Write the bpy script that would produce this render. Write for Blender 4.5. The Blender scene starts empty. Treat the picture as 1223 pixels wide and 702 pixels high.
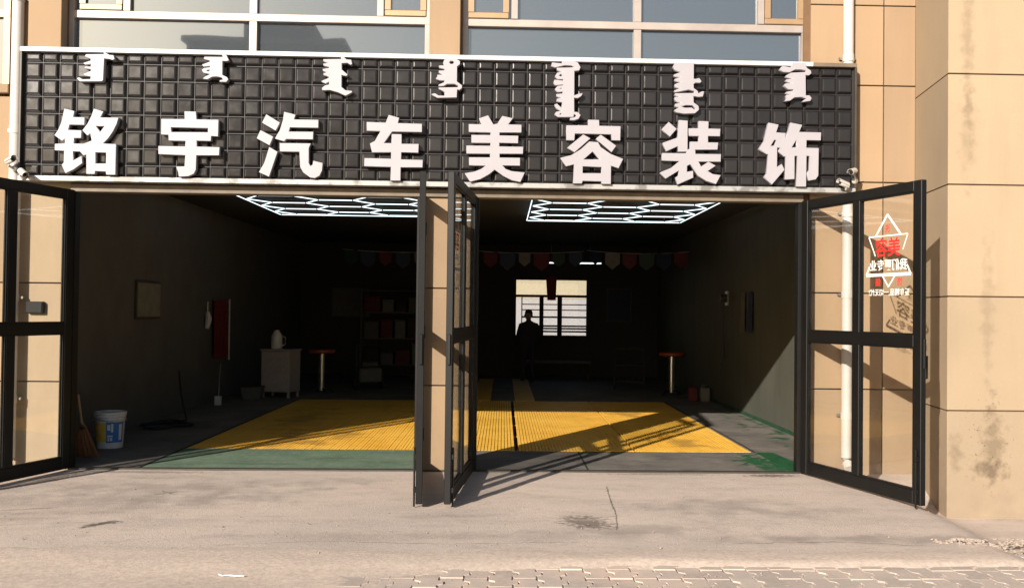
import bpy, bmesh, math, random
from mathutils import Vector, Matrix, noise
random.seed(7)
SC = bpy.context.scene
COL = SC.collection
RAD = math.radians

# ---------------------------------------------------------------- camera
YAW, PITCH, ROLL = RAD(1.881), RAD(1.041), RAD(0.65)
cd = bpy.data.cameras.new('camera'); cam = bpy.data.objects.new('camera', cd); COL.objects.link(cam)
cd.sensor_width = 36; cd.lens = 36 * 1180 / 1223; cd.shift_x = -0.0233; cd.clip_start = .05; cd.clip_end = 900
fwd = Vector((math.sin(YAW) * math.cos(PITCH), math.cos(YAW) * math.cos(PITCH), math.sin(PITCH)))
rgt = Vector((math.cos(YAW), -math.sin(YAW), 0)); up = rgt.cross(fwd)
r2 = rgt * math.cos(ROLL) + up * math.sin(ROLL); u2 = up * math.cos(ROLL) - rgt * math.sin(ROLL)
M = Matrix((r2, u2, -fwd)).transposed().to_4x4(); M.translation = (0, -9.44, 1.52)
cam.matrix_world = M
SC.camera = cam

# ---------------------------------------------------------------- sky, sun, exposure
AZ, EL = RAD(30), RAD(21.6)              # the sun stands behind the camera, to the left
w = bpy.data.worlds.new('World'); SC.world = w; w.use_nodes = True
nt = w.node_tree; bg = nt.nodes['Background']
sky = nt.nodes.new('ShaderNodeTexSky'); sky.sky_type = 'NISHITA'; sky.sun_disc = False
sky.sun_elevation = EL; sky.sun_rotation = math.pi + AZ; sky.air_density = 1.2; sky.dust_density = 1.6
nt.links.new(sky.outputs[0], bg.inputs[0]); bg.inputs[1].default_value = 0.06
sd = bpy.data.lights.new('sun', 'SUN'); sd.energy = 4.2; sd.angle = RAD(0.6); sd.color = (1, .92, .82)
sun = bpy.data.objects.new('sun', sd); COL.objects.link(sun)
sdir = Vector((math.sin(AZ) * math.cos(EL), math.cos(AZ) * math.cos(EL), -math.sin(EL)))
sun.rotation_euler = sdir.to_track_quat('-Z', 'Y').to_euler(); sun.location = (-6, -14, 9)
vs = SC.view_settings; vs.view_transform = 'Standard'; vs.look = 'None'; vs.gamma = 1; vs.exposure = 0.97
SC.render.engine = 'CYCLES'
SC.cycles.use_denoising = True; SC.cycles.max_bounces = 7; SC.cycles.transparent_max_bounces = 16
SC.cycles.caustics_reflective = False; SC.cycles.caustics_refractive = False

# ---------------------------------------------------------------- materials
MATS = {}
class NT:
    """small helper round a material's node tree"""
    def __init__(s, name, rough=.6, metal=0., spec=.5):
        s.m = bpy.data.materials.new(name); s.m.use_nodes = True; s.t = s.m.node_tree
        s.b = s.t.nodes['Principled BSDF']
        s.b.inputs['Roughness'].default_value = rough; s.b.inputs['Metallic'].default_value = metal
        s.b.inputs['Specular IOR Level'].default_value = spec
        s.pos = s.n('ShaderNodeNewGeometry').outputs['Position']
        MATS[name] = s.m
    def n(s, kind, **kw):
        x = s.t.nodes.new(kind)
        for k, v in kw.items(): setattr(x, k, v)
        return x
    def link(s, a, b): s.t.links.new(a, b)
    def noise(s, scale, detail=4, rough=.55, stretch=(1, 1, 1), dist=0):
        mp = s.n('ShaderNodeMapping'); mp.inputs['Scale'].default_value = stretch; s.link(s.pos, mp.inputs[0])
        x = s.n('ShaderNodeTexNoise'); x.inputs['Scale'].default_value = scale; x.inputs['Detail'].default_value = detail
        x.inputs['Roughness'].default_value = rough; x.inputs['Distortion'].default_value = dist
        s.link(mp.outputs[0], x.inputs['Vector']); return x.outputs['Fac']
    def ramp(s, fac, a, b, lo=0., hi=1.):
        x = s.n('ShaderNodeMapRange'); x.inputs[1].default_value = a; x.inputs[2].default_value = b
        x.inputs[3].default_value = lo; x.inputs[4].default_value = hi; s.link(fac, x.inputs[0]); return x.outputs[0]
    def mul(s, a, b):
        x = s.n('ShaderNodeMath', operation='MULTIPLY'); s.link(a, x.inputs[0])
        if isinstance(b, (int, float)): x.inputs[1].default_value = b
        else: s.link(b, x.inputs[1])
        return x.outputs[0]
    def mix(s, fac, a, b):
        x = s.n('ShaderNodeMix', data_type='RGBA')
        if isinstance(fac, (int, float)): x.inputs[0].default_value = fac
        else: s.link(fac, x.inputs[0])
        for k, v in ((6, a), (7, b)):
            if isinstance(v, tuple): x.inputs[k].default_value = (*v, 1)
            else: s.link(v, x.inputs[k])
        return x.outputs[2]
    def rand(s): return s.n('ShaderNodeObjectInfo').outputs['Random']
    def blob(s, c, r, rot=0., amt=.5, scale=9., soft=.5):
        """a stain with an uneven outline: centre c, radii r (metres)"""
        mp = s.n('ShaderNodeMapping', vector_type='TEXTURE')
        mp.inputs['Location'].default_value = c; mp.inputs['Rotation'].default_value = (0, 0, rot); mp.inputs['Scale'].default_value = r
        s.link(s.pos, mp.inputs[0])
        L = s.n('ShaderNodeVectorMath', operation='LENGTH'); s.link(mp.outputs[0], L.inputs[0])
        a = s.n('ShaderNodeMath', operation='ADD'); s.link(L.outputs['Value'], a.inputs[0])
        s.link(s.ramp(s.noise(scale), .3, .7, -amt, amt), a.inputs[1])
        return s.ramp(a.outputs[0], 1, 1 - soft, 0, 1)
    def color(s, c):
        if isinstance(c, tuple): s.b.inputs['Base Color'].default_value = (*c, 1)
        else: s.link(c, s.b.inputs['Base Color'])
        return s
    def bump(s, fac, strength=.3, dist=.01):
        x = s.n('ShaderNodeBump'); x.inputs['Strength'].default_value = strength; x.inputs['Distance'].default_value = dist
        s.link(fac, x.inputs['Height']); s.link(x.outputs[0], s.b.inputs['Normal']); return s

def simple(name, c, rough=.55, metal=0., var=.25, scale=6., bump=.0, spec=.5, bscale=60.):
    k = NT(name, rough, metal, spec)
    d = tuple(v * (1 - var) for v in c); l = tuple(min(1, v * (1 + var * .5)) for v in c)
    k.color(k.mix(k.ramp(k.noise(scale, 6, .6), .3, .7), d, l))
    if bump: k.bump(k.noise(bscale, 4), bump, .004)
    return k.m

def build_materials():
    # painted stone panels of the facade
    for name, c in (('panel_tan', (.328, .229, .143)), ('panel_pale', (.355, .272, .182))):
        k = NT(name, .8, 0, .25)
        base = k.mix(k.ramp(k.noise(.9, 5), .35, .65), tuple(v * .93 for v in c), tuple(v * 1.04 for v in c))
        base = k.mix(k.mul(k.ramp(k.noise(2.2, 6, .65, (1, 1, .12)), .52, .72), .35), base, tuple(v * .72 for v in c))
        rr = k.mix(k.rand(), (.88, .885, .90), (1.07, 1.05, 1.02))
        mm = k.n('ShaderNodeMix', data_type='RGBA', blend_type='MULTIPLY'); mm.inputs[0].default_value = 1
        k.link(base, mm.inputs[6]); k.link(rr, mm.inputs[7]); base = mm.outputs[2]
        if name == 'panel_pale':
            dirt = (.10, .07, .045)
            for cc, r, a in (((4.25, -1, .42), (.13, .5, .42), .5), ((4.22, -1, .2), (.2, .5, .11), .6), ((3.93, -1, .33), (.07, .5, .2), .4),
                             ((4.2, -1, 1.55), (.07, .5, .75), .25), ((4.02, -1, 3.9), (.06, .5, 1.0), .3), ((4.02, -1, 3.1), (.1, .5, .5), .2),
                             ((4.6, -1, 1.05), (.05, .5, .06), .8)):
                base = k.mix(k.mul(k.blob(cc, r, 0, .55, 11, .8), a), base, dirt)
            speck = k.ramp(k.noise(38, 3, .6), .62, .7)
            base = k.mix(k.mul(speck, k.mul(k.blob((4.2, -1, .45), (.3, .5, .5), 0, .4, 6, .6), .75)), base, (.05, .037, .025))
        low = k.n('ShaderNodeSeparateXYZ'); k.link(k.pos, low.inputs[0])
        splash = k.mul(k.ramp(low.outputs[2], .35, -.05), k.ramp(k.noise(7, 5), .35, .65))
        base = k.mix(k.mul(splash, .45), base, (.24, .18, .13))
        base = k.mix(k.mul(k.ramp(k.noise(140, 3, .8), .5, .75), .22), base, tuple(v * .6 for v in c))
        base = k.mix(k.mul(k.ramp(k.noise(30, 4, .7), .6, .75), .25), base, tuple(min(1, v * 1.25) for v in c))
        k.color(base); k.bump(k.noise(120, 5, .8), .5, .003)
    simple('joint', (.16, .09, .045), .9, var=.2)
    # concrete apron
    k = NT('apron', .85, 0, .2)
    c = k.mix(k.ramp(k.noise(.55, 7, .62, (.55, 1, 1)), .32, .68), (.46, .385, .33), (.59, .48, .405))
    c = k.mix(k.mul(k.ramp(k.noise(3.2, 7, .68, (.35, 1, 1)), .47, .72), .55), c, (.33, .27, .23))
    c = k.mix(k.mul(k.ramp(k.noise(26, 5, .7), .5, .78), .4), c, (.68, .55, .46))
    for cc, r, rot, a in (((-3.4, -1.6, 0), (1.7, .9, 9), .2, .45), ((-1.6, -.6, 0), (.9, .22, 9), .3, .4), ((1.72, -1.5, 0), (.62, .5, 9), .3, .5), ((2.3, -1.75, 0), (.8, .28, 9), .1, .45), ((-3.0, -.9, 0), (1.5, .7, 9), .2, .35), ((-2.2, -1.3, 0), (1.2, .28, 9), .35, .45),
                          ((.3, -2.55, 0), (2.6, .18, 9), 0, .35), ((-.45, -1.95, 0), (.5, .08, 9), .1, .5), ((1.0, -2.3, 0), (.7, .22, 9), .1, .5), ((2.6, -2.6, 0), (1.1, .14, 9), .05, .55)):
        c = k.mix(k.mul(k.blob(cc, r, rot, .6, 4, .9), a), c, (.26, .215, .185))
    for cc, r, rot, a in (((.63, -2.1, 0), (.26, .2, 9), -.9, .75), ((-2.86, -2.24, 0), (.17, .055, 9), .85, .95), ((-2.78, -1.1, 0), (.12, .016, 9), .8, .9),
                          ((1.5, -.08, 0), (.7, .035, 9), 0, .6), ((2.55, -.12, 0), (.28, .09, 9), .0, .8), ((-3.35, -.12, 0), (.75, .07, 9), 0, .5),
                          ((-3.6, -1.75, 0), (.3, .03, 9), .3, .6), ((-4.0, -.55, 0), (.5, .09, 9), 1.2, .5)):
        c = k.mix(k.mul(k.blob(cc, r, rot, .5, 22, .5), a), c, (.105, .085, .07))
    c = k.mix(k.mul(k.ramp(k.noise(120, 4, .8), .52, .7), .35), c, (.2, .165, .14))
    c = k.mix(k.mul(k.ramp(k.noise(11, 6, .75, (.6, 1, 1)), .55, .68), .35), c, (.24, .20, .17))
    c = k.mix(k.mul(k.ramp(k.noise(1.1, 3, .5, (.15, 3, 1)), .55, .7), .4), c, (.56, .45, .375))
    k.color(c); k.bump(k.noise(48, 8, .75), .7, .008)
    # concrete paving blocks with dust
    k = NT('paver', .88, 0, .2)
    c = k.mix(k.rand(), (.35, .295, .255), (.46, .385, .33))
    c = k.mix(k.mul(k.ramp(k.noise(40, 5, .7), .42, .72), .5), c, (.58, .46, .38))
    c = k.mix(k.mul(k.ramp(k.noise(1.3, 6, .65), .45, .62), .8), c, (.60, .46, .37))
    k.color(c); k.bump(k.noise(110, 5, .7), .4, .003)
    simple('dust', (.53, .43, .355), .95, var=.22, scale=30, bump=.6, spec=.1, bscale=70)
    simple('ground_far', (.36, .31, .27), .9, var=.2, scale=.6, spec=.1)
    # garage
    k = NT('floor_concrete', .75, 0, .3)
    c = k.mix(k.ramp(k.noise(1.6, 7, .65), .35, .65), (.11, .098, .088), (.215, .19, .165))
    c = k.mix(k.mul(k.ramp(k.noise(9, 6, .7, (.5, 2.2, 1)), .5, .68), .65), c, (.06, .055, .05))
    grn = k.mul(k.blob((2.72, .6, 0), (.3, .75, 9), .1, .5, 7, .35), k.ramp(k.noise(12, 5, .7), .38, .47))
    c = k.mix(grn, c, (.012, .085, .03))
    c = k.mix(k.mul(k.ramp(k.noise(4, 6), .5, .62), k.blob((3.45, 3.8, 0), (.24, 3.6, 9), 0, .35, 5, .4)), c, (.015, .07, .03))
    k.color(c); k.bump(k.noise(45, 6, .7), .35, .005)
    k = NT('floor_green', .6, 0, .4)
    c = k.mix(k.ramp(k.noise(2.2, 7, .65), .35, .65), (.095, .150, .098), (.150, .210, .145))
    c = k.mix(k.mul(k.ramp(k.noise(14, 6, .75), .52, .64), .8), c, (.25, .235, .195))
    c = k.mix(k.mul(k.ramp(k.noise(2.4, 5, .6, (.4, 2, 1)), .52, .7), .6), c, (.05, .075, .055))
    k.color(c); k.bump(k.noise(50, 5), .25, .004)
    k = NT('grating_yellow', .5, 0, .4)
    c = k.mix(k.ramp(k.noise(1.3, 6, .6), .35, .65), (.86, .46, .05), (1.0, .60, .10))
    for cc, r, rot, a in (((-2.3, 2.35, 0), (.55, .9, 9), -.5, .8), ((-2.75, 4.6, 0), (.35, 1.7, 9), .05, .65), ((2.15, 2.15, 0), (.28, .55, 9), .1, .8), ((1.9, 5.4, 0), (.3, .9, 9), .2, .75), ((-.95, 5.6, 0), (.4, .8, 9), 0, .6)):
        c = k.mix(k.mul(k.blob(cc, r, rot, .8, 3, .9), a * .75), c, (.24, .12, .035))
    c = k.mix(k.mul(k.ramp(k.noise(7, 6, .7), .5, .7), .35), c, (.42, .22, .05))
    k.color(c)
    simple('pit', (.03, .022, .015), .9)
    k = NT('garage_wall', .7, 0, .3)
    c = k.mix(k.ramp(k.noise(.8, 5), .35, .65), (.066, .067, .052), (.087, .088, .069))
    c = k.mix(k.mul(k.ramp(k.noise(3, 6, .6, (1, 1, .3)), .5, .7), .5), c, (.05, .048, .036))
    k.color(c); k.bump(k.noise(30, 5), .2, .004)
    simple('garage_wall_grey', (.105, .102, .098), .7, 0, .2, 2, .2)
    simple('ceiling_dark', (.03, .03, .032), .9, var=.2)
    simple('skirting_green', (.015, .06, .028), .6, var=.4, scale=10)
    # metals, plastics, glass
    simple('door_black', (.0055, .005, .0045), .5, .0, .3, 8, .1, .3)
    simple('notice_sheet', (.20, .195, .175), .7)
    simple('crack_dirt', (.20, .165, .135), .95)
    simple('painted_green', (.012, .10, .035), .5, 0, .5, 9)
    simple('rubber_black', (.012, .012, .012), .7)
    simple('steel', (.45, .44, .42), .35, 1., .2)
    simple('alu_frame', (.37, .315, .28), .42, .25, .15, 4)
    simple('alu_warm', (.34, .22, .12), .45, .25, .15, 4)
    k = NT('alu_white', .38, .2, .5); c = k.mix(k.mul(k.ramp(k.noise(5, 5, .6, (1, 1, 1)), .5, .6), .7), (.36, .355, .34), (.11, .10, .09)); k.color(c)
    simple('sign_trim_white', (.55, .56, .56), .35, .1, .1)
    simple('sign_back', (.014, .012, .012), .5)
    k = NT('sign_tile', .24, 0, .36); c = k.mix(k.rand(), (.015, .0135, .014), (.024, .0215, .022)); c = k.mix(k.mul(k.ramp(k.noise(5, 6, .65), .45, .75), .5), c, (.026, .023, .022)); k.color(c)
    k.link(k.ramp(k.noise(9, 5), .3, .7, .15, .25), k.b.inputs['Roughness'])
    simple('letter_white', (.325, .308, .33), .45, 0, .06, 3)
    simple('pipe_white', (.50, .46, .42), .5, 0, .1, 3)
    simple('lintel_brown', (.15, .115, .08), .6, .0, .3, 5)
    simple('camera_white', (.50, .47, .43), .4, 0, .15, 20)
    simple('black_gloss', (.01, .01, .012), .12)
    simple('box_grey', (.045, .038, .03), .5)
    k = NT('window_glass', .04, 0, .5)
    k.color((.060, .068, .076)); gl = k.n('ShaderNodeBsdfGlossy'); gl.inputs['Roughness'].default_value = .015; gl.inputs['Color'].default_value = (.80, .88, .95, 1)
    bu = k.n('ShaderNodeBump'); bu.inputs['Strength'].default_value = .05; bu.inputs['Distance'].default_value = .02; k.link(k.noise(1.3, 2), bu.inputs['Height']); k.link(bu.outputs[0], gl.inputs['Normal'])
    ms = k.n('ShaderNodeMixShader'); ms.inputs[0].default_value = .19; k.link(k.b.outputs[0], ms.inputs[1]); k.link(gl.outputs[0], ms.inputs[2])
    k.link(ms.outputs[0], k.t.nodes['Material Output'].inputs[0])
    k = NT('clear_glass'); tr = k.n('ShaderNodeBsdfTransparent'); tr.inputs[0].default_value = (.985, .99, .985, 1)
    gl = k.n('ShaderNodeBsdfGlossy'); gl.inputs['Roughness'].default_value = .02
    lw = k.n('ShaderNodeLayerWeight'); lw.inputs[0].default_value = .5
    pw = k.n('ShaderNodeMath', operation='POWER'); k.link(lw.outputs['Facing'], pw.inputs[0]); pw.inputs[1].default_value = 4.
    fr = k.ramp(pw.outputs[0], 0, 1, .035, .75)
    dd = k.n('ShaderNodeBsdfDiffuse'); dd.inputs[0].default_value = (.35, .30, .25, 1)
    m1 = k.n('ShaderNodeMixShader'); k.link(k.mul(k.ramp(k.noise(5, 6, .7), .4, .8), .035), m1.inputs[0]); k.link(tr.outputs[0], m1.inputs[1]); k.link(dd.outputs[0], m1.inputs[2])
    ms = k.n('ShaderNodeMixShader'); k.link(fr, ms.inputs[0]); k.link(m1.outputs[0], ms.inputs[1]); k.link(gl.outputs[0], ms.inputs[2])
    k.link(ms.outputs[0], k.t.nodes['Material Output'].inputs[0])
    simple('decal_white', (.85, .82, .76), .5, var=.03)
    simple('decal_red', (.75, .03, .025), .5, var=.05)
    k = NT('led'); em = k.n('ShaderNodeEmission'); em.inputs[0].default_value = (.80, .95, 1, 1); em.inputs[1].default_value = 1.0
    k.link(em.outputs[0], k.t.nodes['Material Output'].inputs[0])
    for nme, c, r in (('plastic_white', (.62, .60, .58), .4), ('label_blue', (.03, .16, .48), .45), ('label_yellow', (.72, .46, .07), .5), ('wood', (.40, .24, .11), .6),
                      ('straw', (.24, .095, .04), .9), ('red_cloth', (.13, .008, .012), .9), ('cloth_dark', (.035, .035, .045), .9), ('orange_seat', (.28, .055, .015), .5),
                      ('chrome', (.5, .48, .42), .3), ('stone_grey', (.33, .265, .215), .9), ('skin', (.42, .25, .17), .5), ('hair', (.012, .010, .009), .5), ('curtain_red', (.30, .02, .03), .8),
                      ('flag_red', (.10, .015, .018), .7), ('flag_blue', (.02, .03, .07), .7), ('flag_green', (.015, .045, .025), .7), ('flag_white', (.16, .155, .14), .7),
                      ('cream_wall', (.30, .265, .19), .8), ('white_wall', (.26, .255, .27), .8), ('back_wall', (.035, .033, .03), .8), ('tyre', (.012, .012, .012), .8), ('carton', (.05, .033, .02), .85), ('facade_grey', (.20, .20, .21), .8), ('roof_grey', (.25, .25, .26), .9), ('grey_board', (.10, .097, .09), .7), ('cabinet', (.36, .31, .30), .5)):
        simple(nme, c, r, 0.8 if nme == 'chrome' else 0, .15, 12)
build_materials()

# ---------------------------------------------------------------- mesh helpers
class MB:
    def __init__(s): s.v = []; s.f = []; s.mi = []; s.cur = 0; s.mats = []
    def use(s, m):
        if m not in s.mats: s.mats.append(m)
        s.cur = s.mats.index(m); return s
    def add(s, vs, fs):
        o = len(s.v); s.v += [tuple(v) for v in vs]
        for f in fs: s.f.append(tuple(i + o for i in f)); s.mi.append(s.cur)
        return s
    def box(s, x0, x1, y0, y1, z0, z1, c=0.):
        if x0 > x1: x0, x1 = x1, x0
        if y0 > y1: y0, y1 = y1, y0
        if not c:
            v = [(x, y, z) for z in (z0, z1) for y in (y0, y1) for x in (x0, x1)]
            return s.add(v, [(0, 2, 3, 1), (4, 5, 7, 6), (0, 1, 5, 4), (2, 6, 7, 3), (0, 4, 6, 2), (1, 3, 7, 5)])
        bm = bmesh.new(); bmesh.ops.create_cube(bm, size=1)
        for v in bm.verts: v.co = Vector(((x0 + x1) / 2 + v.co.x * (x1 - x0), (y0 + y1) / 2 + v.co.y * (y1 - y0), (z0 + z1) / 2 + v.co.z * (z1 - z0)))
        bmesh.ops.bevel(bm, geom=bm.edges[:], offset=c, segments=1, affect='EDGES')
        bm.verts.index_update(); s.add([v.co[:] for v in bm.verts], [[v.index for v in f.verts] for f in bm.faces]); bm.free(); return s
    def tube(s, pts, r, n=10, cap=True):
        pts = [Vector(p) for p in pts]; rs = r if isinstance(r, (list, tuple)) else [r] * len(pts); rings = []; vs = []
        for i, p in enumerate(pts):
            d = (pts[min(i + 1, len(pts) - 1)] - pts[max(i - 1, 0)]).normalized()
            a = d.orthogonal().normalized() if abs(d.z) < .95 else Vector((1, 0, 0)).cross(d).normalized()
            if abs(d.z) < .95: a = d.cross(Vector((0, 0, 1))).normalized()
            b = d.cross(a)
            for k in range(n):
                t = 2 * math.pi * k / n; vs.append(p + (a * math.cos(t) + b * math.sin(t)) * rs[i])
        fs = [(i * n + k, i * n + (k + 1) % n, (i + 1) * n + (k + 1) % n, (i + 1) * n + k) for i in range(len(pts) - 1) for k in range(n)]
        if cap: fs += [tuple(range(n))[::-1], tuple((len(pts) - 1) * n + k for k in range(n))]
        return s.add(vs, fs)
    def lathe(s, prof, c=(0, 0, 0), n=20):
        vs = [(c[0] + r * math.cos(2 * math.pi * k / n), c[1] + r * math.sin(2 * math.pi * k / n), c[2] + z) for r, z in prof for k in range(n)]
        fs = [(i * n + k, i * n + (k + 1) % n, (i + 1) * n + (k + 1) % n, (i + 1) * n + k) for i in range(len(prof) - 1) for k in range(n)]
        return s.add(vs, fs)
    def prism(s, loop, axis, a, b):
        """loop of 2-D points extruded along axis from a to b"""
        f = {'x': lambda p, t: (t, p[0], p[1]), 'y': lambda p, t: (p[0], t, p[1]), 'z': lambda p, t: (p[0], p[1], t)}[axis]; n = len(loop)
        return s.add([f(p, a) for p in loop] + [f(p, b) for p in loop], [tuple(range(n)), tuple(range(2 * n - 1, n - 1, -1))] + [(i, (i + 1) % n, n + (i + 1) % n, n + i) for i in range(n)])
    def mesh(s, name, mat=None, smooth=False):
        me = bpy.data.meshes.new(name); me.from_pydata(s.v, [], s.f)
        for m in (s.mats or [mat]): me.materials.append(MATS[m])
        if s.mats: me.polygons.foreach_set('material_index', s.mi)
        bm = bmesh.new(); bm.from_mesh(me); bmesh.ops.recalc_face_normals(bm, faces=bm.faces); bm.to_mesh(me); bm.free()
        if smooth: me.shade_smooth(); me.set_sharp_from_angle(angle=RAD(40))
        return me
    def build(s, name, mat=None, parent=None, smooth=False, **tags):
        return link(name, s.mesh(name, mat, smooth), parent, **tags)
def link(name, data, parent=None, loc=(0, 0, 0), rot=(0, 0, 0), **tags):
    o = bpy.data.objects.new(name, data); COL.objects.link(o); o.parent = parent; o.location = loc; o.rotation_euler = rot
    for k, v in tags.items(): o[k] = v
    return o
def thing(name, label, cat, loc=(0, 0, 0), rz=0., group=None):
    o = link(name, None, None, loc, (0, 0, rz), label=label, category=cat); o.empty_display_size = .1
    if group: o['group'] = group
    return o
def curve_mesh(name, loops, ext, mat, bevel=0.):
    """closed 2-D loops (with holes) filled and extruded; returns a mesh in the curve's own XY plane"""
    c = bpy.data.curves.new(name, 'CURVE'); c.dimensions = '2D'; c.fill_mode = 'BOTH'; c.extrude = ext; c.bevel_depth = bevel; c.bevel_resolution = 0
    if bevel: c.offset = -bevel
    for L in loops:
        sp = c.splines.new('POLY'); sp.points.add(len(L) - 1); sp.use_cyclic_u = True
        for p, q in zip(sp.points, L): p.co = (q[0], q[1], 0, 1)
    return conv(name, c, mat)
def conv(name, c, mat):
    o = bpy.data.objects.new('tmp', c); COL.objects.link(o)
    dg = bpy.context.evaluated_depsgraph_get(); dg.update()
    me = bpy.data.meshes.new_from_object(o.evaluated_get(dg)); bpy.data.objects.remove(o); bpy.data.curves.remove(c)
    me.name = name; me.materials.clear(); me.materials.append(MATS[mat]); return me
def text_mesh(name, body, size, mat, bold=0.):
    c = bpy.data.curves.new(name, 'FONT'); c.body = body; c.size = size; c.offset = bold; c.extrude = .0004; c.align_x = 'CENTER'; c.align_y = 'CENTER'; c.resolution_u = 3
    return conv(name, c, mat)
def ss(t): t = max(0., min(1., t)); return t * t * (3 - 2 * t)
def apron_z(x, y):
    y = max(-y, 0)
    return -.012 * y - .20 * ss((x - 3.3) / .6) * ss(y / .9) + .006 * noise.noise((x * .9, y * 1.3, 3))
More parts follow.
